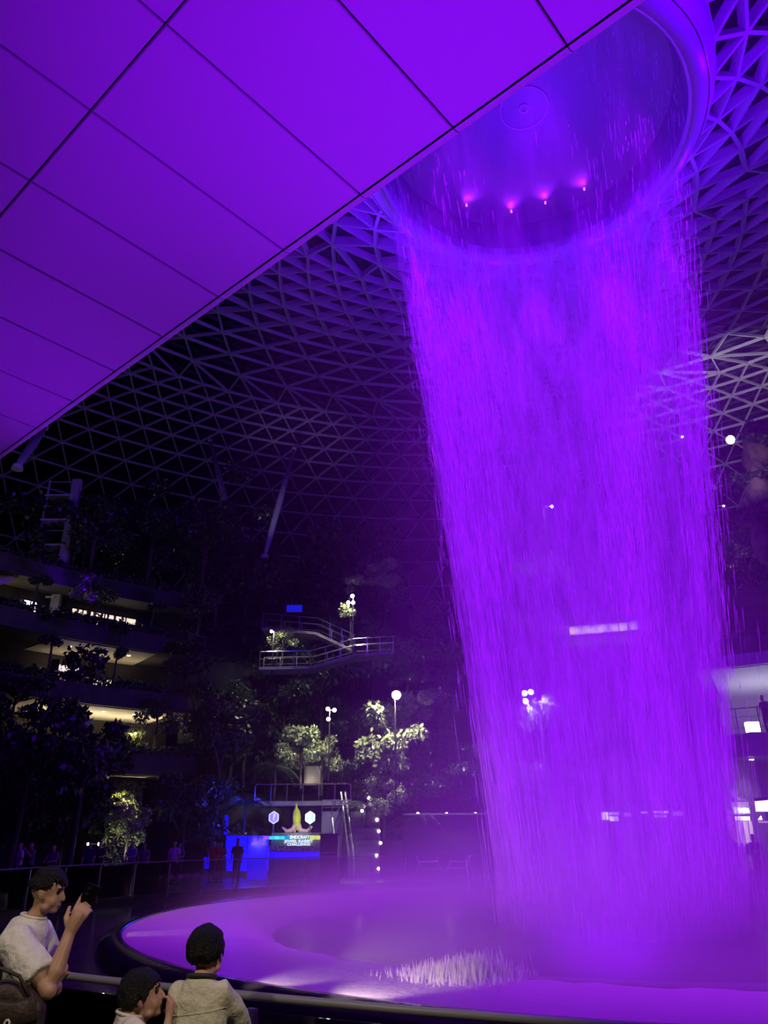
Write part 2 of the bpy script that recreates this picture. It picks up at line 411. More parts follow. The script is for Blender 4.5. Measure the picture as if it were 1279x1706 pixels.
for k, (p, q) in enumerate(edges):
    far = ((p + q) / 2 - CAMV).length
    M_ = bar_mtx(p, q, *((.15, .65) if far < 42 else (.12, .42) if far < 56 else (.09, .24)))
    if k < 300: share('beam', unit_me, roof, mw=Matrix.Translation((-AX, -AY, -30)) @ M_)
    else: rest.add([M_ @ Vector(v) for v in base], UNIT.f)
rest.build('beam_lattice', M_steel, roof)['kind'] = 'stuff'
gl = MB()
for k, t in enumerate(tris):
    tt = [p + Vector((0, 0, .5)) for p in t]
    if k < 300: MB().add(tt, [(0, 1, 2)]).build('pane', M_roofglass, roof)
    else: gl.add(tt, [(0, 1, 2)])
gl.build('glazing', M_roofglass, roof)['kind'] = 'stuff'

# ------------------------------------------------------------------ waterfall
wf = thing('waterfall', (AX, AY, 0), 'tall purple-lit curtain of water falling from the round oculus', 'waterfall')
ZT = OZ - .02
WZ = [0, 1, 3, 5.4, 8, 12.6, 17, 20.5, 25, 26]; WR = [2.85, 2.93, 3.1, 3.33, 3.6, 4.05, 4.62, 5.02, 5.45, 5.5]
def wr(z): return float(np.interp(z, WZ, WR))
for dr, nm in ((0, 'water_sheet'), (-.35, 'water_sheet')):
    mb = MB().ring([(wr(z) + dr, z) for z in np.linspace(ZT, -.8, 24)], (AX, AY), 96)
    mb.build(nm, M_sheet, wf, True)
rng = np.random.default_rng(3)
NS = 66000
z0 = rng.uniform(-1.0, ZT, NS); th = rng.uniform(0, 2 * PI, NS)
cl = np.array([noise.noise(Vector((math.cos(t) * 2.2, math.sin(t) * 2.2, z * .05))) for t, z in zip(th, z0)])
thin = np.where(np.cos(th) < .2, np.interp(z0, [12, 18], [1, .07]), 1)
thin = thin * np.interp(z0, [0, 6, 12], [.5, .62, 1])
lo_ = np.array([noise.noise(Vector((math.cos(t) * 1.3 + 7, math.sin(t) * 1.3, z * .03))) for t, z in zip(th, z0)])
thin = thin * np.clip(.85 + 2.0 * lo_, .25, 1.5)
keep = rng.uniform(0, 1, NS) < np.clip(.5 + 1.4 * cl, .06, 1) * thin
z0, th = z0[keep], th[keep]; n = len(z0)
fall = np.clip((ZT - z0) / ZT, 0, 1)
rad = np.interp(z0, WZ, WR) + rng.normal(0, 1, n) * (.05 + .26 * np.sqrt(fall)) - .1
out = rng.uniform(0, 1, n) < .035; rad[out] += rng.exponential(.55, out.sum()) * fall[out]
L = rng.uniform(.25, 1.3, n) * (.6 + .6 * fall); wd = rng.uniform(.006, .02, n); wd[out] *= .6; L[out] *= .35
ca, sa = np.sin(th), np.cos(th)
rb = rad - (np.interp(z0, WZ, WR) - np.interp(z0 - L, WZ, WR))
cx, cy = AX + rad * ca, AY + rad * sa; bx_, by_ = AX + rb * ca, AY + rb * sa
mx_, my_ = (cx + bx_) / 2, (cy + by_) / 2
rot = rng.uniform(0, 2 * PI, n); e1 = np.stack([np.cos(rot), np.sin(rot)], 1) * wd[:, None]
e2 = np.stack([np.cos(rot + 2.09), np.sin(rot + 2.09)], 1) * wd[:, None]; e3 = -(e1 + e2)
zm = z0 - L * .55
V = np.empty((n, 5, 3))
V[:, 0] = np.stack([cx, cy, z0], 1); V[:, 4] = np.stack([bx_, by_, z0 - L], 1)
for q, e in enumerate((e1, e2, e3)): V[:, 1 + q] = np.stack([mx_ + e[:, 0], my_ + e[:, 1], zm], 1)
V = V.reshape(-1, 3) - np.array([AX, AY, 0])
F = np.array([[0, 1, 2], [0, 2, 3], [0, 3, 1], [4, 2, 1], [4, 3, 2], [4, 1, 3]])
F = (F[None] + (np.arange(n) * 5)[:, None, None]).reshape(-1, 3)
me = bpy.data.meshes.new('falling_streaks'); me.vertices.add(len(V)); me.vertices.foreach_set('co', V.ravel())
me.loops.add(F.size); me.loops.foreach_set('vertex_index', F.ravel()); me.polygons.add(len(F))
me.polygons.foreach_set('loop_start', np.arange(0, F.size, 3)); me.update(); me.validate(); me.materials.append(M_drop)
o = bpy.data.objects.new('falling_streaks', me); C.objects.link(o); o.parent = wf; o['kind'] = 'stuff'

# mist
def fog_mat(name):
    mt = bpy.data.materials.new(name); mt.use_nodes = True; nt = mt.node_tree; nt.nodes.clear()
    N = lambda t: nt.nodes.new(t); L = nt.links.new
    def M(op, a, b=None):
        n = N('ShaderNodeMath'); n.operation = op
        for i, v in enumerate((a, b)):
            if v is None: continue
            if isinstance(v, (int, float)): n.inputs[i].default_value = v
            else: L(v, n.inputs[i])
        return n.outputs[0]
    tc = N('ShaderNodeTexCoord'); sp = N('ShaderNodeSeparateXYZ'); L(tc.outputs['Object'], sp.inputs[0])
    r2 = M('ADD', M('MULTIPLY', sp.outputs[0], sp.outputs[0]), M('MULTIPLY', sp.outputs[1], sp.outputs[1]))
    r = M('SQRT', r2); z = sp.outputs[2]
    hi = M('MINIMUM', M('MAXIMUM', M('MULTIPLY', M('SUBTRACT', 24.0, z), .12), .08), 1)
    broad = M('MULTIPLY', M('MULTIPLY', M('EXPONENT', M('MULTIPLY', r2, -1 / 75.)), FOG_BROAD), hi)
    col = M('MULTIPLY', M('MULTIPLY', M('EXPONENT', M('MULTIPLY', r2, -1 / 22.)), FOG_COL), hi)
    zz = M('MAXIMUM', z, 0)
    low = M('MULTIPLY', M('MULTIPLY', M('EXPONENT', M('MULTIPLY', zz, -1 / .42)), M('EXPONENT', M('MULTIPLY', M('POWER', M('MULTIPLY', r, 1 / 9.2), 8), -1.))), FOG_LOW)
    near = M('MULTIPLY', M('MULTIPLY', M('EXPONENT', M('MULTIPLY', zz, -1 / 2.6)), M('EXPONENT', M('MULTIPLY', M('POWER', M('MULTIPLY', r, 1 / 5.2), 4), -1.))), FOG_NEAR)
    low = M('ADD', low, near)
    nz = N('ShaderNodeTexNoise'); nz.inputs['Scale'].default_value = .35; nz.inputs['Detail'].default_value = 2; L(tc.outputs['Object'], nz.inputs['Vector'])
    d = M('MULTIPLY', M('ADD', M('ADD', broad, col), low), M('MULTIPLY', nz.outputs['Fac'], 2.0))
    edge = M('MINIMUM', M('MAXIMUM', M('MULTIPLY', M('SUBTRACT', 14.5, r), .5), 0), 1)
    d = M('MULTIPLY', d, edge)
    out = N('ShaderNodeOutputMaterial'); vs = N('ShaderNodeVolumeScatter'); vs.inputs['Anisotropy'].default_value = .15
    L(d, vs.inputs['Density']); L(vs.outputs[0], out.inputs['Volume']); return mt
FOG_BROAD, FOG_COL, FOG_LOW, FOG_NEAR = .005, .027, .95, .22
o = MB().ring([(.01, -3), (9.0, -.0), (14.6, .4), (14.6, 24.6), (.01, 25.2)], (0, 0), 48).build('mist', fog_mat('mist'), None, True)
bm = bmesh.new(); bm.from_mesh(o.data); bmesh.ops.remove_doubles(bm, verts=bm.verts, dist=.02); bmesh.ops.recalc_face_normals(bm, faces=bm.faces); bm.to_mesh(o.data); bm.free()
o.location = (AX, AY, 0)
tag(o, 'purple-lit mist hanging around the foot and length of the waterfall', 'mist', kind='stuff')

# ------------------------------------------------------------------ helpers for the terraces
def ring_pt(px, r, c=(AX, AY)):             # (angle, point) where a viewing azimuth meets a ring round the axis
    d = ray(px, 1200); d.z = 0; d.normalize(); cc = Vector((c[0], c[1], 0))
    b_ = d.dot(cc); q = b_ * b_ - cc.length_squared + r * r
    p = d * (b_ + math.sqrt(max(q, 0))); return math.degrees(math.atan2(p.x - c[0], p.y - c[1])), p
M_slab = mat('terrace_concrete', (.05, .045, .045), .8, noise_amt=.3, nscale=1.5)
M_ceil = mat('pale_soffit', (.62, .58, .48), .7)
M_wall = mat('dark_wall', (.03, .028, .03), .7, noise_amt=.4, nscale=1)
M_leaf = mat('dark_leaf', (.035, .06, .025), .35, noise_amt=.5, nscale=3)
M_leaf2 = mat('lit_leaf', (.26, .32, .13), .3, noise_amt=.4, nscale=3)  # paler leaf copy, lamp light put into its colour
M_bark = mat('bark', (.05, .04, .03), .8, noise_amt=.4, nscale=6, bump=.4)
M_railm = mat('rail_steel', (.35, .35, .38), .35, .6)
M_warmwin = mat('warm_shop_light', (.9, .8, .6), .5, emit=(1, .86, .6), es=1.0)
M_whitewin = mat('white_shop_light', (.9, .9, .9), .5, emit=(1, .93, .85), es=2.2)
M_bulb = mat('lamp_glow', (1, 1, .9), .4, emit=(1, .95, .8), es=25)
M_black = mat('black_paint', (.012, .012, .014), .5)

LZ = {2: 5.75, 3: 9.45, 4: 13.2, 5: 16.9}
LR = {2: 31.0, 3: 32.0, 4: 33.0, 5: 35.0}
def slab(z, r0_, a0, a1, n, r1=46, c=(AX, AY)):
    struct(MB().ring([(r0_, z - .55), (r1, z - .55), (r1, z), (r0_ + .8, z), (r0_ + .8, z + .55), (r0_, z + .55)], c, n, a0, a1, True).build('terrace_slab', M_slab))
def soffit(z, r0_, a0, a1, n, c=(AX, AY), r1=38):
    struct(MB().ring([(r0_ + .35, z - .56), (r1, z - .56), (r1, z - .6), (r0_ + .35, z - .6)], c, n, a0, a1, True).build('terrace_soffit', M_ceil))
AL0, AL1 = -85, -33
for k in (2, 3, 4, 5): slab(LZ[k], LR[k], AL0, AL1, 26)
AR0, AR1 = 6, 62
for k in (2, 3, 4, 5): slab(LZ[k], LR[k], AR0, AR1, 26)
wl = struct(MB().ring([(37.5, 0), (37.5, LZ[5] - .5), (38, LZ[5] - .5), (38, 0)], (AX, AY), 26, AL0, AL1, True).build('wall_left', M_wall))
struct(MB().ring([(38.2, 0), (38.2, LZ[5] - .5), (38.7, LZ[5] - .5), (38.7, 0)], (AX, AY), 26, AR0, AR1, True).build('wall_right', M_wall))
# planted valley between the terraces
val = [(27, 0), (27, 1.6), (29.5, 1.7), (29.7, 4.2), (32, 4.4), (32.3, 7.2), (35, 7.4), (35.3, 10.4), (38, 10.6), (38.5, 13.8), (42, 14), (42.5, 16.8), (47, 17)]
M_soil = mat('planted_slope', (.02, .025, .018), .9, noise_amt=.6, nscale=1.2, bump=.6, bscale=3)
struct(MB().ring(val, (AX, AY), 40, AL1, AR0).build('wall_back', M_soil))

# horizontal guard rails on the terraces
def guard(label, r_, z, a0, a1, n=12, nb=4, c=(AX, AY), h=1.1, mtl=None):
    p0 = pol(r_, (a0 + a1) / 2, z, c); g = thing('guard_rail', p0, label, 'railing')
    mtl = mtl or M_railm
    A = [a0 + (a1 - a0) * i / n for i in range(n + 1)]
    MB().tube([pol(r_, a, z + h, c) for a in A], .03, 6).build('handrail', mtl, g)
    for q in range(nb):
        MB().tube([pol(r_, a, z + h * (q + .6) / (nb + .4), c) for a in A], .012, 4).build('rail_bar', mtl, g)
    for a in A: MB().bar(pol(r_, a, z, c), pol(r_, a, z + h, c), .05, .03).build('post', mtl, g)
    return g
a_ = lambda px, r_: ring_pt(px, r_)[0]
guard('steel bar railing on the lower left terrace beside the green uplit plants', LR[2] + .9, LZ[2], a_(150, 31.9), a_(330, 31.9))
guard('steel bar railing on the middle left terrace right of the pink lit shop', LR[3] + .9, LZ[3], a_(140, 32.9), a_(300, 32.9))
guard('steel bar railing in front of the row of onlookers on the upper left terrace', LR[4] + .9, LZ[4], a_(85, 33.9), a_(330, 33.9))

# lit ceilings and shops
soffit(LZ[3], LR[3], a_(40, 33), a_(283, 33), 14)
soffit(LZ[4], LR[4], a_(60, 34), a_(240, 34), 12)
soffit(LZ[2], LR[2], a_(190, 33), a_(252, 33), 5)
soffit(LZ[5], LR[5], a_(965, 36), a_(1085, 36), 8)

soffit(LZ[4], LR[4], a_(965, 33), a_(1090, 33), 8)
def ceiling_fill(px, r_, z, power, col=WARM, size=2.5):   # added strip light without a fitting, brightening a ceiling from below
    a, p = ring_pt(px, r_)
    lamp('ceiling_fill_light', 'AREA', (p.x, p.y, z), col, power, (p.x, p.y, z + 3), size, sizey=.3)
for px in (90, 150, 210, 262): ceiling_fill(px, 35, LZ[3] - 1.9, 42)
for px in (100, 160, 220): ceiling_fill(px, 36, LZ[4] - 1.7, 9)
ceiling_fill(222, 33.5, LZ[2] - 1.2, 14)
for px in (990, 1050): ceiling_fill(px, 37, LZ[5] - 2, 60)
M_down = mat('downlight_glow', (1, 1, .9), .4, emit=(1, .9, .65), es=9)
def downlight(px, r_, z, lab):
    p = ring_pt(px, r_)[1]; p.z = z
    t = thing('downlight', p, lab, 'lamp', 'recessed downlights in the terrace ceilings')
    MB().tube([p, p + Vector((0, 0, -.03))], .13, 10).build('trim_ring', M_railm, t)
    MB().tube([p + Vector((0, 0, -.02)), p + Vector((0, 0, -.05))], .1, 10).build('diffuser', M_down, t)
for px in (112, 170, 222): downlight(px, 33.6, LZ[3] - .6, 'small round downlight in the pale ceiling over the lower left terrace')
for px in (96, 150, 200): downlight(px, 34.6, LZ[4] - .6, 'small round downlight in the ceiling over the middle left terrace')

def shop_window(px0, px1, r_, z0, z1, mtl, label, panes=4, c=(AX, AY)):
    a0, p0 = ring_pt(px0, r_, c); a1, p1 = ring_pt(px1, r_, c)
    t = thing('shop_window', ((p0.x + p1.x) / 2, (p0.y + p1.y) / 2, z0), label, 'window')
    for i in range(panes):
        u0_, u1_ = i / panes, (i + 1) / panes; q0 = p0.lerp(p1, u0_ + .01); q1 = p0.lerp(p1, u1_ - .01)
        MB().bar((q0.x, q0.y, (z0 + z1) / 2), (q1.x, q1.y, (z0 + z1) / 2), .04, z1 - z0).build('pane', mtl, t)
    for i in range(panes + 1):
        q = p0.lerp(p1, i / panes); q.z = z0
        MB().bar(q, q + Vector((0, 0, z1 - z0)), .1, .08, (1, 0, 0)).build('mullion', M_black, t)
    for z in (z0 - .05, z1 + .05):
        MB().bar((p0.x, p0.y, z), (p1.x, p1.y, z), .1, .1).build('frame', M_black, t)
    return t
shop_window(88, 205, 37.3, LZ[4] + .3, LZ[4] + 2.5, M_warmwin, 'lit shop window behind the row of onlookers on the upper left terrace', 6)
shop_window(62, 168, 37.3, LZ[2] + .2, LZ[2] + 1.5, M_whitewin, 'low bright shop window half hidden by hedges on the lower left terrace', 5)
shop_window(130, 185, 37.3, LZ[3] + .8, LZ[3] + 2.0, M_warmwin, 'dim lit shop window behind leaves on the middle left terrace', 3)
shop_window(0, 26, 37.3, LZ[4] + 1.0, LZ[4] + 2.4, M_whitewin, 'small bright window at the far left of the upper terrace', 2)
shop_window(1012, 1082, 37.9, LZ[4] + .85, LZ[4] + 1.3, mat('strip_light', (1, 1, 1), .5, emit=(1, .9, .85), es=7), 'bright lit strip window seen through the falling water', 4)
shop_window(668, 760, 39.5, 10.9, 12.6, mat('dim_shop', (.5, .4, .35), .5, emit=(1, .8, .75), es=.35), 'dim lit window behind trees left of the falling water', 5)
# shelves of the pink shop
sp0, sp1 = ring_pt(78, 36)[1], ring_pt(130, 36)[1]
sh = thing('shop_display', ((sp0.x + sp1.x) / 2, (sp0.y + sp1.y) / 2, LZ[3]), 'pink and orange lit shop shelves on the middle left terrace', 'shelf')
for i, cc in enumerate([(1, .5, .12), (1, .75, .6), (.9, .35, .55), (1, .85, .8)]):
    z = LZ[3] + .35 + i * .55
    MB().bar((sp0.x, sp0.y, z), (sp1.x, sp1.y, z), .05, .48).build('back_panel', mat('shelf_glow', cc, .5, emit=cc, es=.9), sh)
    MB().bar((sp0.x - .02, sp0.y - .25, z - .26), (sp1.x - .02, sp1.y - .25, z - .26), .5, .05).build('shelf', M_whitewin if i == 1 else M_steel, sh)
for q in (sp0, sp1): MB().bar((q.x, q.y - .2, LZ[3]), (q.x, q.y - .2, LZ[3] + 2.5), .08, .5).build('side_panel', M_black, sh)
# green wall niche on the ground floor
p0, p1 = ring_pt(196, 32.5)[1], ring_pt(252, 32.5)[1]
def niche_wall():
    t = thing('green_wall', ((p0.x + p1.x) / 2, (p0.y + p1.y) / 2, 0), 'yellow-green lit planted wall in the ground floor niche on the left', 'plant wall')
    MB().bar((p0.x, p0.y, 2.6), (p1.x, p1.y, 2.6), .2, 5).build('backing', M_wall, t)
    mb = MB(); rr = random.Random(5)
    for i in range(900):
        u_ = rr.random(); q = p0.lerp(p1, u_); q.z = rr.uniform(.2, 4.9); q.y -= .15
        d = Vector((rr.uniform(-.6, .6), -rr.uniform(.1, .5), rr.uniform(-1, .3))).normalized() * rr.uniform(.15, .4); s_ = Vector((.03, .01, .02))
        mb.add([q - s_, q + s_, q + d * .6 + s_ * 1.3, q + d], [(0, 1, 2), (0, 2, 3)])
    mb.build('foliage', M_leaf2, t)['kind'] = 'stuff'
niche_wall()
pm = (p0 + p1) / 2
lamp('niche_lamp', 'SPOT', (pm.x, pm.y - 1.3, 4.7), (1, .85, .35), 420, (pm.x, pm.y, 2.2), .1, 90, 1)

# ------------------------------------------------------------------ plants
def leaf_cloud(seed, blobs, n, size, flat=.5):
    r_ = np.random.default_rng(seed); w_ = np.array([b_[3] ** 2 for b_ in blobs]); w_ /= w_.sum()
    k = r_.choice(len(blobs), n, p=w_); B = np.array(blobs)[k]
    d = r_.normal(size=(n, 3)); d /= np.linalg.norm(d, axis=1)[:, None]
    P = B[:, :3] + d * (B[:, 3] * r_.uniform(.55, 1, n) ** .6)[:, None] * np.array([1, 1, .75])
    t = r_.normal(size=(n, 3)); t[:, 2] -= .4; t /= np.linalg.norm(t, axis=1)[:, None]
    u_ = np.cross(t, d + r_.normal(size=(n, 3)) * flat); u_ /= np.linalg.norm(u_, axis=1)[:, None] + 1e-6
    s_ = size * r_.uniform(.6, 1.3, n)[:, None]
    V = np.stack([P, P + t * s_ * .5 + u_ * s_ * .28, P + t * s_, P + t * s_ * .5 - u_ * s_ * .28], 1).reshape(-1, 3)
    return V, [(4 * i, 4 * i + 1, 4 * i + 2, 4 * i + 3) for i in range(n)]
def tree_proto(seed, H, spread, n, leaf=.3, slim=False):
    r_ = random.Random(seed); mb = MB(); blobs = []
    lean = (r_.uniform(-.3, .3), r_.uniform(-.3, .3))
    top = Vector((lean[0], lean[1], H * .7)); mb.tube([(0, 0, -.3), (lean[0] * .4, lean[1] * .4, H * .35), top], [.16, .12, .07], 7)
    for i in range(9 if not slim else 6):
        a = i * 2.4 + r_.uniform(-.4, .4); h = H * r_.uniform(.42, .98); rad_ = spread * r_.uniform(.35, 1) * (1 - .5 * abs(h / H - .65))
        e = Vector((lean[0] + math.cos(a) * rad_, lean[1] + math.sin(a) * rad_, h))
        st = Vector((lean[0] * h / H, lean[1] * h / H, max(H * .3, h - rad_ * .9)))
        if st.z > H * .7: st.z = H * .68
        mb.tube([st, st.lerp(e, .55) + Vector((0, 0, .12)), e], [.05, .035, .012], 5)
        blobs.append((e.x, e.y, e.z, spread * r_.uniform(.28, .5)))
    V, F = leaf_cloud(seed, blobs, n, leaf)
    return mb.mesh('trunk', M_bark), MB().add(V, F).mesh('crown', M_leaf)
TREES = [tree_proto(1, 7, 2.4, 2600, .34), tree_proto(2, 9, 2.6, 3000, .34), tree_proto(3, 5, 2.0, 2200, .28), tree_proto(4, 8, 1.4, 1800, .3, True), tree_proto(9, 6, 2.8, 2600, .4)]
def put_tree(k, p, sc, label, group, name='leafy_tree', rz=None, leafmat=None):
    t = thing(name, p, label, 'tree', group, random.uniform(0, 6.28) if rz is None else rz); t.scale = (sc, sc, sc * random.uniform(.92, 1.1))
    share('trunk', TREES[k][0], t); c = share('crown', TREES[k][1], t); c['kind'] = 'stuff'
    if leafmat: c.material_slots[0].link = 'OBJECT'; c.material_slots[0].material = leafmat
    return t
V, F = leaf_cloud(21, [(x * .5, random.uniform(-.12, .12), .3 + random.uniform(-.08, .1), .36) for x in range(-4, 5)], 900, .22)
HEDGE = MB().add(V, F).mesh('foliage', M_leaf)
def put_hedge(p, rz, label, group, sc=1):
    t = thing('hedge', p, label, 'hedge', group, rz); t.scale = (sc, sc, sc); h = share('foliage', HEDGE, t); h['kind'] = 'stuff'
for lv in (2, 3, 4, 5):
    nm = {2: 'lower', 3: 'middle', 4: 'upper', 5: 'top'}[lv]
    for a in np.arange(AL0 + 22, AL1, 6.6): put_hedge(pol(LR[lv] + .35, a, LZ[lv] + .5), -R(a), f'dark hedge trailing along the front of the {nm} left terrace', f'hedges on the {nm} left terrace', 1.05)
    for a in np.arange(AR0 + 2, AR0 + 38, 7): put_hedge(pol(LR[lv] + .35, a, LZ[lv] + .5), -R(a), f'dark hedge on the {nm} terrace behind and right of the waterfall', f'hedges on the {nm} right terrace', 1.05)
ORD = ['first', 'second', 'third', 'fourth', 'fifth', 'sixth', 'seventh', 'eighth', 'ninth', 'tenth']
def nth(i): return f'{ORD[i]} from the left'
tp = [(20, 39, 4, 1.1), (60, 40, 0, 1.15), (200, 38, 0, 1), (285, 39, 1, .95), (345, 40, 1, .95), (395, 41, 4, 1.15), (150, 42, 2, 1)]
for px, r_, k, sc in tp:
    p = ring_pt(px, r_)[1]; p.z = LZ[5]; put_tree(k, p, sc, 'dark tree on the top left terrace against the gridded dome', 'trees on the top left terrace')
for px, lv, k, sc in ((18, 4, 3, .55), (66, 3, 3, .55), (120, 4, 2, .6), (178, 3, 3, .5), (232, 4, 3, .5), (262, 2, 2, .6), (300, 3, 4, .6), (315, 4, 2, .7), (330, 2, 3, .6), (20, 2, 4, .6), (95, 2, 2, .5), (215, 5, 1, 1.0), (110, 5, 0, .9), (312, 5, 1, 1.05)):
    p = ring_pt(px, LR[lv] + .4)[1]; p.z = LZ[lv] + .5
    put_tree(k, p, sc, f"dark slender tree in the front planter of the {({2: 'lower', 3: 'middle', 4: 'upper', 5: 'top'})[lv]} left terrace", f"planter trees on left terrace level {lv}")
for px, r_, k, sc in ((598, 43.5, 0, 1.75), (560, 44.5, 4, 1.7), (425, 43.5, 1, 1.15), (350, 44, 0, 1.35), (645, 44, 1, 1.1)):
    p = ring_pt(px, r_)[1]; p.z = 16.9; put_tree(k, p, sc, 'big dark tree on the crest of the slope against the dome', 'big trees on the crest')
rv = random.Random(11)
for i in range(34):                              # valley trees
    r_ = [28.2, 30.8, 33.6, 36.6, 40, 44][i % 6]; z = [1.65, 4.3, 7.3, 10.5, 13.9, 16.9][i % 6]
    a = AL1 + 3 + (AR0 - AL1 - 4) * ((i * .618) % 1)
    if r_ < 32 and -31 < a < -7: a = -31 + (a + 31) * .28 if i % 2 else -6 + (a + 7) * .4
    put_tree(rv.choice([0, 1, 2, 3, 4]), pol(r_, a, z), rv.uniform(.6, .95), 'dark tree growing on the planted slope between the terraces', 'trees on the planted slope')
for i in range(40):
    j = i % 6; r_ = [28, 30.6, 33.4, 36.4, 39.6, 43][j]; z = [1.6, 4.25, 7.25, 10.45, 13.85, 16.85][j]
    a = AL1 + (AR0 - AL1) * ((i * .618 + .2) % 1)
    put_hedge(pol(r_, a, z), -R(a) + rv.uniform(-.4, .4), 'dark bush growing on the planted slope between the terraces', 'bushes on the planted slope', rv.uniform(1, 1.7))
for i in range(7):
    a = 20 + i * 7; put_tree([0, 1, 4][i % 3], pol(38 + (i % 2) * 3, a, LZ[5]), .95, 'dark tree on the top terrace right of the waterfall', 'trees on the top right terrace')
# dark trees on the ground at left
for px, Y, k, sc in ((12, 33, 1, 1.0), (50, 36, 0, .72), (112, 37, 3, 1.05), (95, 39, 4, .95), (300, 41, 2, .9), (345, 43, 3, 1)):
    p = at_depth(px, 1450, Y); p.z = 0
    put_tree(k, p, sc, 'dark tree standing on the ground floor left of the stage', 'ground floor trees at left')
# lamp-lit trees
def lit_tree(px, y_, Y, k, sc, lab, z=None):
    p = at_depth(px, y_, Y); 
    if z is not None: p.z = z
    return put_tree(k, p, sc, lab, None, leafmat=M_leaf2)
lit_tree(652, 1352, 43, 0, .84, 'lamp-lit leafy tree under the bright lamp left of the waterfall')
lit_tree(640, 1395, 42.2, 2, .55, 'low lit bush-like tree at the foot of the big lamp-lit tree')
lit_tree(690, 1250, 46, 2, .7, 'slim lamp-lit tree behind the larger lit tree')
lit_tree(535, 1320, 45, 2, .55, 'small bright green lit tree above the viewing platform')
lit_tree(500, 1310, 45.5, 4, .5, 'dim lit shrub-like tree left of the small bright tree')
lit_tree(585, 1085, 48.5, 3, .62, 'upper lit tree beside the three bulb lamp on the slope')
lit_tree(470, 1105, 48, 2, .42, 'low lit tree at the left end of the zigzag path')
lit_tree(632, 1000, 52, 4, .5, 'small dim lit tree high on the slope')
lit_tree(208, 1440, 38, 2, .5, 'pale lit tree in front of the green wall niche')
lit_tree(905, 1255, 46, 2, .62, 'lit tree under the three lamps behind the waterfall')
lit_tree(890, 1330, 45, 4, .3, 'low pale tree behind the waterfall at ground level')
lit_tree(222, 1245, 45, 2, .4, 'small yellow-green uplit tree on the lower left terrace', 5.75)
# palms
def palm(p, H, label, nf=13, L_=1.5, seed=1, mtl=None):
    r_ = random.Random(seed); t = thing('palm', p, label, 'palm'); p = Vector(p)
    MB().tube([p + Vector((0, 0, -.1)), p + Vector((.05, 0, H * .5)), p + Vector((0, 0, H))], [.09, .07, .06], 7).build('trunk', M_bark, t)
    for i in range(nf):
        a = i * 2.4; d = Vector((math.cos(a), math.sin(a), 0)); up = r_.uniform(.3, 1.0); mb = MB()
        pts = [p + Vector((0, 0, H)) + d * (L_ * u_) + Vector((0, 0, up * L_ * u_ - 1.0 * L_ * u_ * u_)) for u_ in np.linspace(0, 1, 9)]
        sd = Vector((-d.y, d.x, 0))
        mb.tube(pts, [.02 - .002 * q for q in range(9)], 4)
        for q in range(1, 9):
            for s_ in (-1, 1):
                for e in (0, .5):
                    b0 = pts[q].lerp(pts[q - 1], e); ln = L_ * .36 * (1 - .6 * abs(q / 8 - .4)); tip = b0 + sd * s_ * ln * .8 + d * ln * .5 - Vector((0, 0, ln * .35))
                    mb.add([b0 - d * .025, b0 + d * .025, b0.lerp(tip, .5) + d * .03, tip], [(0, 1, 2), (0, 2, 3)])
        mb.build('frond', mtl or M_leaf, t)
for px, y_, Y, H, lab, sd in ((610, 1375, 42, .9, 'fan-shaped palm right of the stage by the step lights', 2), (455, 1330, 44, 1.6, 'dark palm standing left of the viewing platform', 3), (405, 1385, 42, 1.4, 'blue-lit palm beside the blue wall', 4), (690, 1385, 43, .5, 'low palm with a pale lit frond right of the stage', 5), (35, 1440, 37, 2.2, 'dark palm among the ground floor trees at far left', 6), (205, 1010, 50, 1.2, 'dark palm at the right end of the row of onlookers', 7)):
    palm(at_depth(px, y_, Y), H, lab, seed=sd)
# lamps on poles
def pole_lamp(bulbs, Y, base_y, label, power, rad=.1, aim=None, col=(1, .93, .75), ang=125):
    ps = [at_depth(x, y, Y) for x, y in bulbs]; q = at_depth(bulbs[0][0], base_y, Y)
    t = thing('flood_lamp', q, label, 'lamp'); top = max(ps, key=lambda v: v.z)
    MB().tube([q, Vector((q.x, q.y, top.z))], .04, 6).build('pole', M_black, t)
    for p in ps:
        MB().bar((q.x, q.y, p.z), p, .03, .03).build('arm', M_black, t)
        h = MB().tube([p + Vector((0, .12, .03)), p + Vector((0, .0, 0))], [rad * .6, rad * 1.15], 10).build('head', M_black, t)
        MB().ball(p + Vector((0, -.03, -.01)), rad, 10, 6).build('bulb', M_bulb, h)
    if power: lamp('pole_light', 'SPOT', ps[0] + Vector((0, -.5, .1)), col, power * 1.6, aim or (ps[0] + Vector((0, 1.6, -2.4))), .12, ang, .6)
pole_lamp([(660, 1158)], 41.2, 1345, 'single bright lamp above the lit tree left of the waterfall', 1500, .24)
pole_lamp([(546, 1181), (557, 1183), (547, 1198)], 43.6, 1330, 'pole with three small bulbs above the viewing platform', 420, .11)
pole_lamp([(587, 993), (580, 1004), (588, 1004)], 47.2, 1100, 'pole with three bulbs high on the slope', 600, .12)
pole_lamp([(884, 1153), (873, 1155), (875, 1168)], 44.6, 1340, 'pole with three lamps behind the falling water', 1200, .16)
pole_lamp([(452, 1052)], 46.4, 1130, 'small lamp at the left end of the zigzag path', 300, .09)
pole_lamp([(1216, 733)], 46, 985, 'dazzling flood lamp at the upper right under the dome', 1900, .3, aim=at_depth(1250, 600, 60), ang=85)
lamp('rock_light', 'SPOT', at_depth(1225, 745, 36), (1, .8, .6), 380, at_depth(1278, 790, 41), .2, 60, .8)  # extra spot added to brighten the outcrop, no lamp stands here
pole_lamp([(226, 1222)], 44.5, 1245, 'little yellow uplight on the lower left terrace', 45, .06, col=(1, .85, .25))
pole_lamp([(147, 1406), (165, 1406)], 38, 1440, 'pair of small lamps on the ground floor at left', 6, .06)
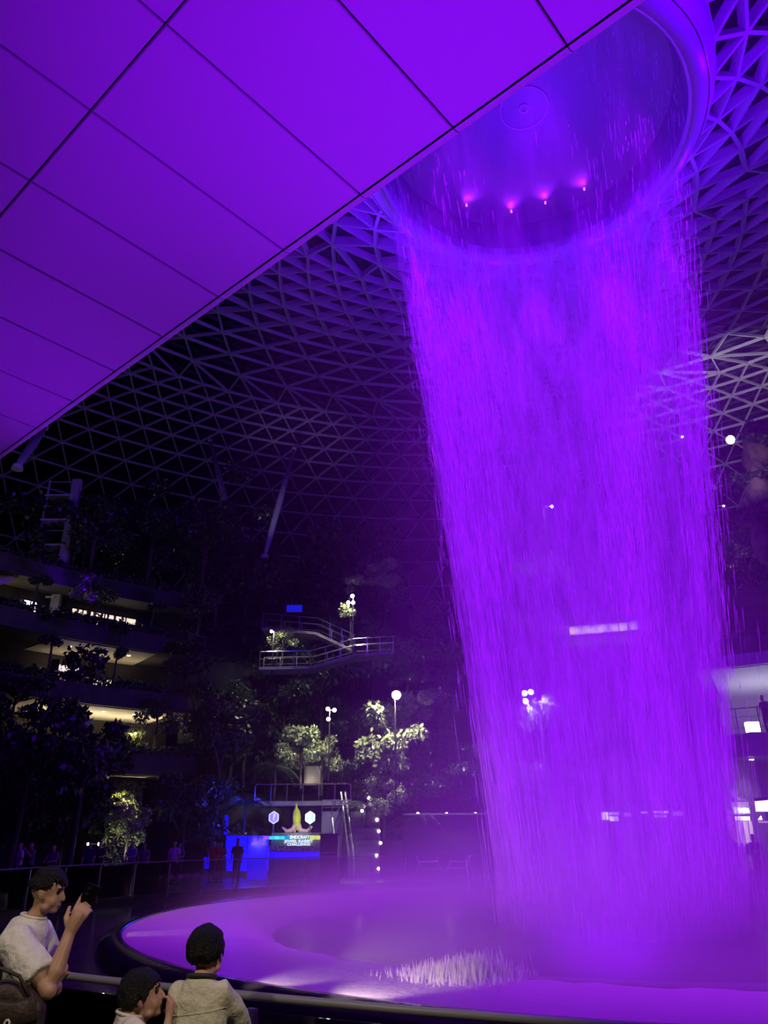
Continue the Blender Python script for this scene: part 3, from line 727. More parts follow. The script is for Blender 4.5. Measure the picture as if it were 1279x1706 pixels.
pole_lamp([(1136, 728)], 48, 985, 'tiny cluster lamp beside the dome seen through spray', 25, .09)
lamp('niche_tree_light', 'SPOT', at_depth(200, 1432, 37.5), (1, .93, .75), 90, at_depth(215, 1380, 39), .1, 90, 1)
lamp('upper_left_glow', 'POINT', at_depth(240, 905, 54), (1, .85, .6), 90, size=.4)
lamp('dome_wash', 'SPOT', (-22, 30, 15), (.9, .8, .75), 260, (-14, 70, 33), 1, 120, 1)  # both washes are added fill for the roof lattice, without fittings
lamp('dome_wash', 'SPOT', (26, 52, 20), (1, .85, .72), 700, (40, 66, 40), 1, 90, 1)

# ------------------------------------------------------------------ zigzag path on the slope
M_path = mat('path_stone', (.22, .19, .2), .7, noise_amt=.3, nscale=2)
def ramp(pts, w_, label):
    P = [at_depth(*p) for p in pts]; t = thing('sloping_path', P[0], label, 'path')
    for i in range(len(P) - 1): MB().bar(P[i], P[i + 1], w_, .18).build('deck', M_path, t)
    for s_ in (-w_ / 2, w_ / 2):
        Q = [p + Vector((0, s_, 1.05)) for p in P]
        MB().tube(Q, .03, 5).build('handrail', M_chrome, t); MB().tube([q - Vector((0, 0, .45)) for q in Q], .015, 4).build('rail_bar', M_chrome, t)
        for i in range(len(P) - 1):
            for u_ in (0, .33, .66, 1): q = P[i].lerp(P[i + 1], u_) + Vector((0, s_, 0)); MB().bar(q, q + Vector((0, 0, 1.05)), .04, .04).build('post', M_chrome, t)
    return t
ramp([(435, 1118, 47), (520, 1116, 47), (590, 1096, 47.2), (655, 1092, 47.2)], 1.6, 'lower leg of the zigzag path with steel handrails on the slope')
ramp([(590, 1088, 48.9), (530, 1060, 49.2), (440, 1052, 49.4)], 1.6, 'upper leg of the zigzag path rising to the left on the slope')
lamp('path_light', 'POINT', at_depth(600, 1075, 47) + Vector((0, -.5, .6)), (1, .9, .75), 30, size=.1)

# ------------------------------------------------------------------ inclined roof columns and lift tower
M_col = mat('white_column', (.4, .4, .44), .4)
for (a, b_, Y0, Y1, lab) in (((441, 925), (490, 748), 56, 60, 'slender white column leaning right up to the dome'), ((393, 905), (350, 735), 58, 62, 'dim white column leaning left up to the dome'), ((30, 775), (75, 712), 40, 44, 'purple-lit column at far left meeting the bridge edge')):
    p, q = at_depth(*a, Y0), at_depth(*b_, Y1); t = thing('roof_column', p, lab, 'column')
    MB().tube([p, p.lerp(q, .1), p.lerp(q, .5), q], [.14, .24, .3, .16], 12).build('shaft', M_col, t, True)
    MB().tube([p - Vector((0, 0, .3)), p], [.35, .3], 10).build('base', M_steel, t); MB().ball(q, .25, 8, 6).build('head', M_steel, t)
lamp('column_light', 'SPOT', at_depth(430, 935, 52), (.75, .6, 1), 900, at_depth(475, 800, 58), .2, 40, 1)
tw0 = at_depth(92, 1010, 46); tw = thing('lift_tower', tw0, 'purple-lit steel lift tower with landings on the upper left', 'tower')
zt = at_depth(112, 800, 46).z
for dx in (0, -1.9):
    MB().bar(tw0 + Vector((dx, 0, -1)), Vector((tw0.x + dx, tw0.y, zt)), .55 if dx == 0 else .12, .4 if dx == 0 else .12, (0, 1, 0)).build('column', M_col, tw)
for i in range(5):
    z = tw0.z + (zt - tw0.z) * (i + .3) / 5
    MB().box((tw0.x - 1.0, tw0.y + .3, z), (1.9, 1.2, .12)).build('landing', M_steel, tw)
    MB().bar((tw0.x - 1.9, tw0.y - .25, z + 1.0), (tw0.x - .2, tw0.y - .25, z + 1.0), .04, .04).build('rail_bar', M_steel, tw)
lamp('tower_light', 'SPOT', tw0 + Vector((4, -4, -1)), BLUEP, 900, (tw0.x, tw0.y, (tw0.z + zt) / 2), .2, 60, 1)
# sloping lit canopy at far left top
c0 = [at_depth(-30, 925, 44), at_depth(62, 938, 46), at_depth(20, 968, 42), at_depth(-30, 985, 40)]
cn = thing('canopy', c0[0], 'pale lit sloping canopy at the far left above the upper terrace', 'canopy')
MB().add([v for v in c0] + [v + Vector((0, 0, .3)) for v in c0], [(0, 1, 2, 3), (7, 6, 5, 4)] + [(i, (i + 1) % 4 + 0, (i + 1) % 4 + 4, i + 4) for i in range(4)]).build('panel', M_ceil, cn)
cm = sum(c0, Vector()) / 4
lamp('canopy_light', 'AREA', cm + Vector((-1, -.5, -2.2)), WARM, 60, cm, 1.2)

# ------------------------------------------------------------------ stage with sign, platform and stairs
SY = 40.0
def sp(x, y, Y=SY): return at_depth(x, y, Y)
def block(name, x0, x1, y0, y1, Y, dep, mtl, parent=None, label=None, cat=None):
    a, b_ = sp(x0, y1, Y), sp(x1, y0, Y); mb = MB().box(((a.x + b_.x) / 2, Y + dep / 2, (a.z + b_.z) / 2), (abs(b_.x - a.x), dep, abs(b_.z - a.z)))
    return mb.build(name, mtl, parent)
M_grey = mat('stage_grey', (.25, .25, .27), .6); M_white = mat('white_letters', (.9, .95, .95), .4, emit=(.75, 1, .95), es=1.1)
M_blue = mat('blue_lit_panel', (.1, .1, .9), .4, emit=(.0, .0, 1), es=1.0)  # blue light on the panels is put into the material as glow
M_deepblue = mat('deep_blue_lit_panel', (.1, .1, .9), .4, emit=(.0, .0, .5), es=.5)
g0 = sp(495, 1448); g0.z = 0
stg = thing('stage', (g0.x, SY, 0), 'small grey stage with a lit sign below the viewing platform', 'stage')
b0 = sp(452, 1397); b1 = sp(537, 1397); zs = sp(495, 1387).z
MB().box(((b0.x + b1.x) / 2, SY + 1, zs / 2), (b1.x - b0.x, 2, zs)).build('plinth', M_grey, stg)
block('ledge', 448, 537, 1409, 1418, SY - .35, .34, mat('speckled_planter', (.3, .3, .36), .7, noise_amt=.8, nscale=9), stg)
block('blue_panel', 448, 537, 1419, 1431, SY - .12, .1, M_blue, stg)
for i, cc in enumerate([(.4, .1, 1), (.05, .75, 1), (.1, 1, .85), (.05, .85, .9), (.0, .3, 1)]):
    block('colour_tile', 439 + i * 9, 447 + i * 9, 1393, 1398.5, SY - .15, .1, mat('tile_glow', cc, .4, emit=cc, es=.9), stg)
for i in range(2): block('colour_tile', 516 + i * 10, 525 + i * 10, 1392, 1398.5, SY - .15, .1, mat('yellow_tile_glow', (.9, 1, .2), .4, emit=(.85, 1, .15), es=.8), stg)
def text(body, px, py, Y, hpx, mtl, parent, name='lettering', ext=.03, rz=0, wpx=None):
    cu_ = bpy.data.curves.new('txt', 'FONT'); cu_.body = body; cu_.align_x = 'CENTER'; cu_.align_y = 'CENTER'; cu_.extrude = ext; cu_.offset = .012
    to = bpy.data.objects.new('txt', cu_); C.objects.link(to); dg = bpy.context.evaluated_depsgraph_get()
    me = bpy.data.meshes.new_from_object(to.evaluated_get(dg)); bpy.data.objects.remove(to)
    p = sp(px, py, Y); s_ = abs(sp(px, py - hpx, Y).z - p.z) / .72
    co = [v.co for v in me.vertices]; wd_ = max(c.x for c in co) - min(c.x for c in co)
    sx = s_ if wpx is None else abs(sp(px + wpx, py, Y).x - p.x) / wd_
    M_ = Matrix.Translation(p - world_loc(parent)) @ Matrix.Rotation(rz, 4, 'Z') @ Matrix.Rotation(PI / 2, 4, 'X') @ Matrix.Diagonal((sx, s_, 1, 1))
    me.transform(M_); me.materials.clear(); me.materials.append(mtl); me.name = name
    o = bpy.data.objects.new(name, me); C.objects.link(o); o.parent = parent; return o
text('MINDCRAFT', 497.5, 1395, SY - .1, 5.5, M_white, stg, wpx=36)
text('JEWEL RABBIT', 497.5, 1401.5, SY - .1, 4.6, M_white, stg, wpx=48)
text('CHALLENGE', 497.5, 1406.8, SY - .1, 4.6, M_white, stg, wpx=38)
# banana sculpture
bq = sp(493, 1388, SY + .5); M_ban = mat('banana_yellow', (.62, .72, .05), .45, emit=None, noise_amt=.25, nscale=3); M_peel = mat('banana_peel_inside', (.85, .65, .5), .5)
bn = thing('banana_sculpture', (bq.x, bq.y, zs), 'tall green-yellow peeled banana sculpture standing on the stage sign', 'sculpture')
def bpnt(x, y): return sp(x, y, SY + .5)
MB().tube([bpnt(494, 1383), bpnt(494, 1374), bpnt(494, 1362), bpnt(494, 1352), bpnt(493.7, 1346), bpnt(493.2, 1338)], [.12, .19, .21, .18, .07, .045], 12).build('fruit', M_ban, bn, True)
MB().tube([bpnt(493, 1374), bpnt(488, 1382), bpnt(478, 1385), bpnt(470, 1378)], [.18, .13, .1, .04], 8).build('peel', M_peel, bn, True)
MB().tube([bpnt(496, 1376), bpnt(501, 1384), bpnt(511, 1385), bpnt(520, 1377)], [.18, .12, .09, .04], 8).build('peel', M_peel, bn, True)
for x in (484, 491, 510): MB().tube([bpnt(x, 1391), bpnt(x, 1382)], .05, 6).build('support', M_peel, bn)
lamp('banana_light', 'SPOT', bpnt(497, 1385) + Vector((.3, -2.5, .3)), (1, .95, .7), 160, bpnt(494, 1362), .1, 60, 1)
for px, cc, lab in ((456, (.35, .32, 1), 'violet hexagonal question mark sign on a pole left of the banana'), (516.5, (.45, .75, 1), 'pale blue hexagonal question mark sign on a pole right of the banana')):
    p = sp(px, 1362, SY + .3); t = thing('hexagon_sign', (p.x, p.y, zs), lab, 'sign'); rr = abs(sp(px, 1352, SY + .3).z - p.z)
    v = [Vector((p.x + rr * .92 * math.sin(PI / 3 * i), p.y, p.z + rr * math.cos(PI / 3 * i))) for i in range(6)]
    Mh = mat('hexagon_glow', cc, .4, emit=cc, es=.55)
    MB().add(v + [q + Vector((0, .12, 0)) for q in v], [tuple(range(6)), tuple(range(6, 12))[::-1]] + [(i, i + 6, (i + 1) % 6 + 6, (i + 1) % 6) for i in range(6)]).build('board', Mh, t)
    Mq = mat('hexagon_mark', [min(1, c + .3) for c in cc], .4, emit=[min(1, c + .35) for c in cc], es=1.0)
    for i in range(6): MB().bar(v[i] - Vector((0, .02, 0)), v[(i + 1) % 6] - Vector((0, .02, 0)), .05, .05).build('edge', Mq, t)
    text('?', px, 1362, SY + .26, 11, Mq, t)
    MB().tube([(p.x, p.y + .06, zs), (p.x, p.y + .06, p.z - rr * .9)], .035, 6).build('pole', M_grey, t)
# blue-lit wall, the light put in as glow
bw0 = sp(338, 1448, 42.5); bw = thing('blue_wall', (bw0.x, 42.5, 0), 'vivid blue-lit wall left of the stage', 'wall panel')
for i in range(3):
    for j in range(4):
        x0 = 376 + j * 18; y0 = 1392 + i * 20
        block('panel', x0, x0 + 17.4, y0, y0 + 19.2, 42.5, .15, M_blue if (i > 0 or j == 0 or j == 3) else M_deepblue, bw)
block('panel', 338, 348, 1428, 1448, 42.5, .15, M_blue, bw)
block('panel', 372, 380, 1358, 1391, 42.6, .15, M_deepblue, bw)
block('frame', 334, 450, 1452, 1456, 42.4, .3, M_black, bw)
lamp('blue_spill', 'POINT', sp(400, 1330, 41), (.02, .03, 1), 260, size=.3)  # added points standing in for spill from the blue wall
lamp('blue_spill', 'POINT', sp(420, 1405, 40.5), (.02, .03, 1), 160, size=.3)
# small framed blue screen high on the slope
bs = sp(490, 1014, 51); t = thing('blue_screen', bs, 'small dim blue screen high on the slope', 'screen'); block('frame', 475, 505, 1006, 1021, 51.1, .1, M_black, t); block('display', 477, 503, 1008, 1019, 51, .1, mat('dim_blue_screen', (.05, .05, .6), .4, emit=(.0, .02, 1), es=.45), t)
# bush of sparkling grass by the stage
pb = sp(431, 1408, SY - .4); t = thing('planter', (pb.x, pb.y, 0), 'blue-lit planter of pale pink grass at the left end of the stage', 'planter')
MB().box((pb.x, pb.y, (pb.z) / 2), (.85, .6, pb.z)).build('box', M_blue, t); mb = MB(); rr = random.Random(8)  # box glows in place of blue light falling on it
for i in range(90):
    q = Vector((pb.x + rr.uniform(-.36, .36), pb.y + rr.uniform(-.2, .2), pb.z)); e = q + Vector((rr.uniform(-.12, .12), rr.uniform(-.1, .1), rr.uniform(.25, .5))); mb.add([q - Vector((.01, 0, 0)), q + Vector((.01, 0, 0)), e], [(0, 1, 2)])
mb.build('grass', mat('pale_grass', (.7, .5, .6), .6), t)['kind'] = 'stuff'
lamp('planter_light', 'POINT', pb + Vector((0, -.6, .15)), (1, .8, .9), 6, size=.05)
# viewing platform
VY = 43.5; d0 = sp(424, 1335, VY); d1 = sp(584, 1335, VY)
vp = thing('viewing_platform', (d0.x, VY, 0), 'raised viewing platform with clear balustrade behind the stage', 'platform')
MB().box(((d0.x + d1.x) / 2, VY + 1.5, d0.z - .12), (d1.x - d0.x, 3, .24)).build('deck', M_path, vp)
MB().box(((d0.x + d1.x) / 2 + .6, VY + 2.2, (d0.z - .25) / 2), (d1.x - d0.x - 2.4, 1.6, d0.z - .25)).build('wall', M_wall, vp)
rt = sp(424, 1307, VY).z
MB().tube([(d0.x, VY, d0.z), (d0.x, VY, rt - .1), (d0.x + .1, VY, rt), (d1.x - .1, VY, rt), (d1.x, VY, rt - .1), (d1.x, VY, d0.z)], .03, 6).build('handrail', M_chrome, vp)
for i in range(6):
    x = d0.x + (d1.x - d0.x) * (i + .5) / 6; MB().box((x, VY, (d0.z + rt) / 2), ((d1.x - d0.x) / 6 - .06, .02, rt - d0.z - .1)).build('glass_panel', M_glass, vp)
    MB().bar((x + (d1.x - d0.x) / 12, VY, d0.z), (x + (d1.x - d0.x) / 12, VY, rt), .05, .05, (0, 1, 0)).build('post', M_chrome, vp)
block('pier', 506, 536, 1276, 1308, VY + 2.6, .5, mat('lit_stone', (.2, .18, .16), .8, noise_amt=.3, nscale=2), vp)
lamp('platform_light', 'POINT', sp(518, 1302, VY + 1.9) , (1, .9, .7), 26, size=.1)
# lower landing + stairs
lp = sp(536, 1352, 42.4); lq = sp(570, 1352, 42.4)
ld = thing('landing', (lp.x, 42.4, 0), 'grey lit landing wall between the stage and the stairs', 'landing')
MB().box(((lp.x + lq.x) / 2, 43, lp.z / 2), (lq.x - lp.x, 1.2, lp.z)).build('wall', M_grey, ld)
MB().tube([lp + Vector((0, 0, .55)), lq + Vector((.5, 0, .55))], .035, 6).build('handrail', M_chrome, ld); MB().tube([lp + Vector((0, 0, .2)), lq + Vector((.5, 0, .2))], .025, 6).build('rail_bar', M_chrome, ld)
for u_ in (0, .5, 1): q = lp.lerp(lq, u_); MB().bar(q - Vector((0, 0, .1)), q + Vector((0, 0, .55)), .04, .04, (0, 1, 0)).build('post', M_chrome, ld)
s0, s1 = sp(578, 1440, 39.5), sp(632, 1440, 39.5)
stx = thing('stairway', ((s0.x + s1.x) / 2, 39.5, 0), 'wide dark stairway with step lights right of the stage', 'stairs')
M_step = mat('step_stone', (.12, .1, .12), .6, noise_amt=.3, nscale=2)
nst = 11; hz = lp.z / nst
for i in range(nst):
    y = 39.3 + i * .36; MB().box(((s0.x + s1.x) / 2, y + .25, hz * (i + 1) / 2), (s1.x - s0.x, .5, hz * (i + 1))).build('step', M_step, stx)
    if i % 2 == 1: MB().ball((s1.x - .15 + .1 * (i % 3), y - .02, hz * (i + .5)), .07, 8, 5).build('step_light', M_bulb, stx)
for dx in (0, .22):
    h0 = Vector((s0.x + .1 + dx, 39.2, 1.0)); h1 = Vector((s0.x - .55 + dx, 39.3 + nst * .36, lp.z + 1.0))
    MB().tube([h0 - Vector((0, 0, 1)), h0, h1], .05, 6).build('handrail', M_chrome, stx)
h0 = Vector((s0.x - .5, 39.2, .9)); h1 = Vector((s0.x - .9, 39.3 + nst * .36 * .6, lp.z * .6 + .9)); MB().tube([h0 - Vector((0, 0, .9)), h0, h1], .04, 6).build('handrail', M_chrome, stx)
for u_ in (.3, .6): q = h0.lerp(h1, u_); MB().bar(q, q - Vector((0, 0, .9)), .03, .03, (0, 1, 0)).build('post', M_chrome, stx)
lamp('stair_light', 'POINT', sp(598, 1420, 38.6), (.9, .85, 1), 30, size=.1)
# dark kiosk
kb = sp(532, 1448, 37.6); t = thing('kiosk', ((sp(532, 1448, 37.6).x + sp(562, 1448, 37.6).x) / 2, 37.6, 0), 'dark square kiosk block in front of the stage stairs', 'kiosk')
kz = sp(545, 1392, 37.6).z; kw = sp(562, 1448, 37.6).x - kb.x
MB().box((kb.x + kw / 2, 38, kz / 2), (kw, .8, kz)).build('body', M_black, t); MB().box((kb.x + kw / 2, 38, kz + .04), (kw + .1, .9, .08)).build('top', M_dark, t); MB().box((kb.x + kw / 2, 37.58, kz * .62), (kw * .8, .03, .02)).build('trim_line', M_chrome, t)
# lounge chairs seen through the far balustrade
M_frame = mat('pale_chair_frame', (.6, .55, .6), .5)
def lounge(px, py, Y, lab, flip=1):
    p = sp(px, py, Y); p.z = 0; t = thing('lounge_chair', p, lab, 'chair')
    for s_ in (-.3, .3):
        MB().tube([p + Vector((-.75 * flip, s_, .02)), p + Vector((-.5 * flip, s_, .7)), p + Vector((.35 * flip, s_, .72)), p + Vector((.75 * flip, s_, .02))], .035, 6).build('side_frame', M_frame, t)
    MB().box(p + Vector((.05 * flip, 0, .4)), (.9, .55, .08), 0).build('seat', M_frame, t)
    MB().bar(p + Vector((-.35 * flip, 0, .42)), p + Vector((-.65 * flip, 0, 1.0)), .55, .07, (1, 0, 0)).build('backrest', M_frame, t)
lounge(716, 1462, 39.5, 'pale framed lounge chair left of the other beyond the pool'); lounge(764, 1462, 39.5, 'pale framed lounge chair nearer the falling water', -1)
lamp('chair_light', 'POINT', sp(745, 1435, 38.6) + Vector((0, 0, 1)), (.8, .6, 1), 40, size=.2)

# ------------------------------------------------------------------ right hand building
gq = lambda px, r_: ring_pt(px, r_, (GX, GY))
ga0 = gq(1188, 20.6)[0]; ga1 = ga0 + 40
RC = (GX, GY); RZ1, RZ0 = 6.35, 5.3
M_lav = mat('white_ceiling', (.75, .75, .8), .6)
struct(MB().ring([(20.6, RZ0), (31, RZ0), (31, RZ1), (20.6, RZ1)], RC, 16, ga0, ga1, True).build('terrace_slab', mat('pale_fascia', (.3, .28, .32), .6)))
struct(MB().ring([(20.3, 9.6), (31, 9.6), (31, 10.2), (20.3, 10.2)], RC, 16, ga0 - 1.2, ga1, True).build('terrace_slab', mat('pale_fascia2', (.4, .38, .4), .6)))
struct(MB().ring([(20.6, 9.56), (27, 9.0), (27, 9.3), (20.6, 9.6)], RC, 16, ga0 + .6, ga1, True).build('terrace_soffit', M_lav))
struct(MB().ring([(27, RZ1), (27, 9.6), (27.3, 9.6), (27.3, RZ1)], RC, 16, ga0, ga1, True).build('wall_right', mat('shop_back_wall', (.5, .48, .5), .7)))
struct(MB().ring([(25, 0), (25, RZ0), (25.3, RZ0), (25.3, 0)], RC, 16, ga0, ga1, True).build('wall_right', mat('shop_wall', (.2, .18, .22), .7)))
p = pol(22.5, ga0 + 1, 0, RC); struct(MB().bar((p.x, p.y, 0), (p.x, p.y, RZ0), .6, 2.4, (.9, .3, 0)).build('wall_end', mat('pier_wall', (.25, .24, .27), .6)))
guard('dark railing on the lit white balcony at the right edge', 20.75, RZ1, ga0 + .2, ga0 + 14, 5, 2, RC, 1.25, M_black)
for da, pw in ((4, 26), (10, 42)):
    q = pol(23.5, ga0 + da, 7.0, RC); lamp('balcony_light', 'AREA', q, (.85, .85, 1), pw, q + Vector((0, 0, 3)), 1.5)
q = pol(22.8, ga0 + 4.2, RZ1 + .55, RC)
t = thing('uplight', (q.x, q.y, RZ1), 'glaring white light box on the balcony floor at the right', 'lamp'); MB().box(q, (.6, .4, .5)).build('lens', mat('white_glare', (1, 1, .9), .5, emit=(1, 1, .92), es=5), t); MB().box(q - Vector((0, 0, .4)), (.7, .5, .25)).build('housing', M_black, t)
for da in (3.6, 9): 
    q = pol(21.6, ga0 + da, RZ0 - .03, RC); t = thing('downlight', q, 'recessed lamp under the balcony slab at right, ' + ('nearer the waterfall' if da < 5 else 'nearer the picture edge'), 'lamp'); MB().tube([q, q - Vector((0, 0, .04))], .14, 10).build('trim_ring', M_railm, t); MB().tube([q - Vector((0, 0, .03)), q - Vector((0, 0, .07))], .11, 10).build('diffuser', M_bulb, t)
    lamp('downlight_beam', 'SPOT', q - Vector((0, 0, .15)), (1, .9, .95), 120, q - Vector((0, 0, 4)), .1, 120, 1)
# shop with sign
SHY = 37.5
def sq(x, y, Y=SHY): return at_depth(x, y, Y)
sho = thing('lit_shop', (sq(1230, 1450).x, SHY, 0), 'brightly lit shop front with a pale sign and a red banner at the right edge', 'shop')
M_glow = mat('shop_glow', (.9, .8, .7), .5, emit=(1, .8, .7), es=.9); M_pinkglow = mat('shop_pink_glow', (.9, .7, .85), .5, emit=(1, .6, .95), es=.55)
def quad(name, pts, Y, mtl, par, dep=.08):
    v = [sq(x, y, Y) for x, y in pts]; k = len(v)
    return MB().add(v + [a + Vector((0, dep, 0)) for a in v], [tuple(range(k)), tuple(range(k, 2 * k))[::-1]] + [(i, i + k, (i + 1) % k + k, (i + 1) % k) for i in range(k)]).build(name, mtl, par)
quad('bulkhead', [(1219, 1336), (1246, 1336), (1247, 1343), (1220, 1345)], SHY, M_pinkglow, sho)
quad('sign_board', [(1220, 1345), (1248, 1344), (1250, 1356), (1223, 1357)], SHY, mat('sign_board_glow', (.8, .9, .8), .5, emit=(.8, .75, .8), es=.5), sho)
text('ZENGA', 1236, 1350.5, SHY - .06, 8, mat('sign_letter_glow', (1, 1, .9), .4, emit=(.95, 1, .85), es=2.2), sho, wpx=25, rz=.05)
for i in range(5):
    x = 1224.5 + i * 5; quad('menu_panel', [(x, 1360), (x + 4.2, 1360), (x + 5.2, 1367), (x + 1, 1367)], SHY, M_whitewin, sho)
for i in range(6):
    x = 1225 + i * 4.6; quad('lit_slat', [(x, 1368), (x + 3.6, 1368), (x + 9.5, 1408 - (i % 3) * 4), (x + 6, 1410 - (i % 2) * 5)], SHY, M_glow if i % 2 else M_pinkglow, sho)
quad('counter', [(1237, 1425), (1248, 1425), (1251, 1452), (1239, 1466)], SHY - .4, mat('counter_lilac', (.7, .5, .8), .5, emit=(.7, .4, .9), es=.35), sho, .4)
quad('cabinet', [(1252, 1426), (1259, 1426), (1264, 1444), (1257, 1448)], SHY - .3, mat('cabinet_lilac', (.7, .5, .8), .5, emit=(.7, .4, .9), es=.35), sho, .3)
for i in range(6): quad('low_shelf_item', [(1243 + i * 5, 1469), (1246.5 + i * 5, 1469 + i * .8), (1247 + i * 5, 1480), (1243.5 + i * 5, 1480)], SHY - .6, M_pinkglow, sho, .3)
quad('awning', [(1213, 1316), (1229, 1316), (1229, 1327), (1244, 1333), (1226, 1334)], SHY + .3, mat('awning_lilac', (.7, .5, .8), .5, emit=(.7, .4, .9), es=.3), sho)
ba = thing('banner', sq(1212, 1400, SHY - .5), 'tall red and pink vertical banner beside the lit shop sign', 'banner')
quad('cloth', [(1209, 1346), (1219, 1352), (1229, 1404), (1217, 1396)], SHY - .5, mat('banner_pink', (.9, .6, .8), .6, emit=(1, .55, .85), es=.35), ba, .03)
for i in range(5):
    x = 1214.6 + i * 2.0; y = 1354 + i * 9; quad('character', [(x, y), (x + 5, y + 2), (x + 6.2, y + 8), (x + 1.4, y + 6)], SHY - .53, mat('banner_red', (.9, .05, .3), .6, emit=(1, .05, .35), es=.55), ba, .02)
MB().bar(sq(1208.5, 1345, SHY - .45), sq(1218, 1402, SHY - .45), .05, .05).build('pole', M_black, ba)
t = thing('lit_shop', (sq(1265, 1380).x, SHY, 0), 'partly hidden lit shop at the extreme right edge', 'shop')
quad('sign_board', [(1258, 1335), (1290, 1332), (1290, 1352), (1260, 1352)], SHY, M_whitewin, t); quad('lamp', [(1263, 1366), (1268, 1359), (1270, 1366)], SHY, M_whitewin, t); quad('ledge', [(1264, 1368), (1290, 1368), (1290, 1371), (1265, 1371)], SHY, M_pinkglow, t); quad('awning', [(1256, 1330), (1290, 1326), (1290, 1332), (1258, 1335)], SHY - .2, M_black, t)
# far row of shops behind the waterfall
fr = thing('shop_row', sq(1065, 1400, 44), 'row of lit food counters at ground level behind the waterfall', 'shop')
for x0, x1, y0, y1, mt_ in ((1003, 1012, 1353, 1366, M_whitewin), (1015, 1030, 1353, 1358, M_warmwin), (1016, 1029, 1360, 1368, M_whitewin), (1068, 1078, 1352, 1355, M_warmwin), (1090, 1112, 1351, 1355, M_whitewin), (1091, 1110, 1358, 1362, M_warmwin), (1120, 1136, 1352, 1359, M_pinkglow), (1040, 1052, 1354, 1360, M_pinkglow)):
    a, b_ = sq(x0, y1, 44), sq(x1, y0, 44); MB().box(((a.x + b_.x) / 2, 44, (a.z + b_.z) / 2), (b_.x - a.x, .1, b_.z - a.z)).build('lit_panel', mt_, fr)
a, b_ = sq(995, 1400, 44.2), sq(1142, 1345, 44.2); MB().box(((a.x + b_.x) / 2, 44.4, b_.z / 2), (b_.x - a.x, .3, b_.z)).build('back_wall', M_wall, fr)
MB().box(((a.x + b_.x) / 2, 43.6, .5), (b_.x - a.x, .6, 1.0)).build('counter', M_wall, fr)
# planted mass and hanging roots at the upper right
rk = thing('rock_face', at_depth(1275, 850, 40), 'brown lit rocky planted outcrop at the upper right edge', 'rock'); mb = MB(); rr = random.Random(4)
for i in range(26):
    q = at_depth(1262 + rr.uniform(-12, 60), 760 + rr.uniform(-40, 170), 40 + rr.uniform(0, 3)); q.x += max(0, (790 - 760) * 0)
    mb.ball(q, (rr.uniform(.4, .9), rr.uniform(.5, .9), rr.uniform(.8, 1.7)), 9, 7)
o = mb.build('rock', mat('brown_rock', (.16, .11, .08), .85, noise_amt=.6, nscale=1.5, bump=.9, bscale=3), rk, True)
for i in range(8): put_hedge(at_depth(1258 + i * 9, 860 - (i % 3) * 60, 39.4), rr.uniform(0, 3), 'dark foliage clinging to the rocky outcrop at upper right', 'foliage on the rocky outcrop', 1.2)
q = ring_pt(908, 37)[1]; q.z = LZ[5]; put_tree(1, q, .95, 'tall tree with a lit crown on the top terrace behind the falling water', None, leafmat=M_leaf2)
pole_lamp([(919, 844)], 49, 985, 'small pinkish lamp high behind the falling water', 500, .1); pole_lamp([(1205, 843)], 48, 985, 'tiny lamp by the lit shrub right of the water', 20, .07)
# little path lamps along the foot of the slope
for i, (x, y) in enumerate(((696, 1357), (744, 1357), (792, 1357), (612, 1387), (597, 1397), (603, 1352), (614, 1330))):
    p = sp(x, y, 43.2 if y == 1357 else 42.5); t = thing('path_lamp', p - Vector((0, 0, .5)), 'tiny round path lamp along the ledge right of the stage', 'lamp', 'path lamps right of the stage')
    MB().tube([p - Vector((0, 0, .5)), p], .03, 5).build('stem', M_black, t); MB().ball(p + Vector((0, -.04, .03)), .08, 8, 6).build('bulb', M_bulb, t)
a, b_ = sp(672, 1358, 42.8), sp(850, 1358, 42.8); ldg = thing('ledge', (a.x, 42.8, 0), 'long low stone ledge right of the stage behind the pool', 'ledge'); MB().box(((a.x + b_.x) / 2, 43.4, a.z / 2), (b_.x - a.x, 1.0, a.z)).build('wall', mat('ledge_stone', (.06, .05, .06), .7), ldg); MB().box(((a.x + b_.x) / 2, 43.3, a.z + .04), (b_.x - a.x + .1, 1.3, .08)).build('coping', M_grey, ldg)

# ------------------------------------------------------------------ people
def fuse(mb, voxel, smooth=6, name='fused', noise_amp=0, nscale=9., seed=0):
    me = mb.mesh(name, None); o = bpy.data.objects.new(name, me); C.objects.link(o)
    r_ = o.modifiers.new('r', 'REMESH'); r_.mode = 'VOXEL'; r_.voxel_size = voxel
    if smooth: s_ = o.modifiers.new('s', 'SMOOTH'); s_.iterations = smooth; s_.factor = .5
    dg = bpy.context.evaluated_depsgraph_get(); out = bpy.data.meshes.new_from_object(o.evaluated_get(dg))
    bpy.data.objects.remove(o); bpy.data.meshes.remove(me)
    if noise_amp:
        out.update()
        for v in out.vertices:
            q = v.co * nscale + Vector((seed * 3.1, seed, 0)); f_ = 1 - 2 * abs(noise.noise(q)) ; f_ += .5 * noise.noise(q * 2.7)
            v.co += v.normal * (f_ * noise_amp)
    out.polygons.foreach_set('use_smooth', [True] * len(out.polygons)); return out
def frame_from(z_, y_):      # rotation whose z axis is z_ and whose y axis leans towards y_
    z_ = Vector(z_).normalized(); x_ = Vector(y_).cross(z_).normalized(); y_ = z_.cross(x_); return Matrix((x_, y_, z_)).transposed()
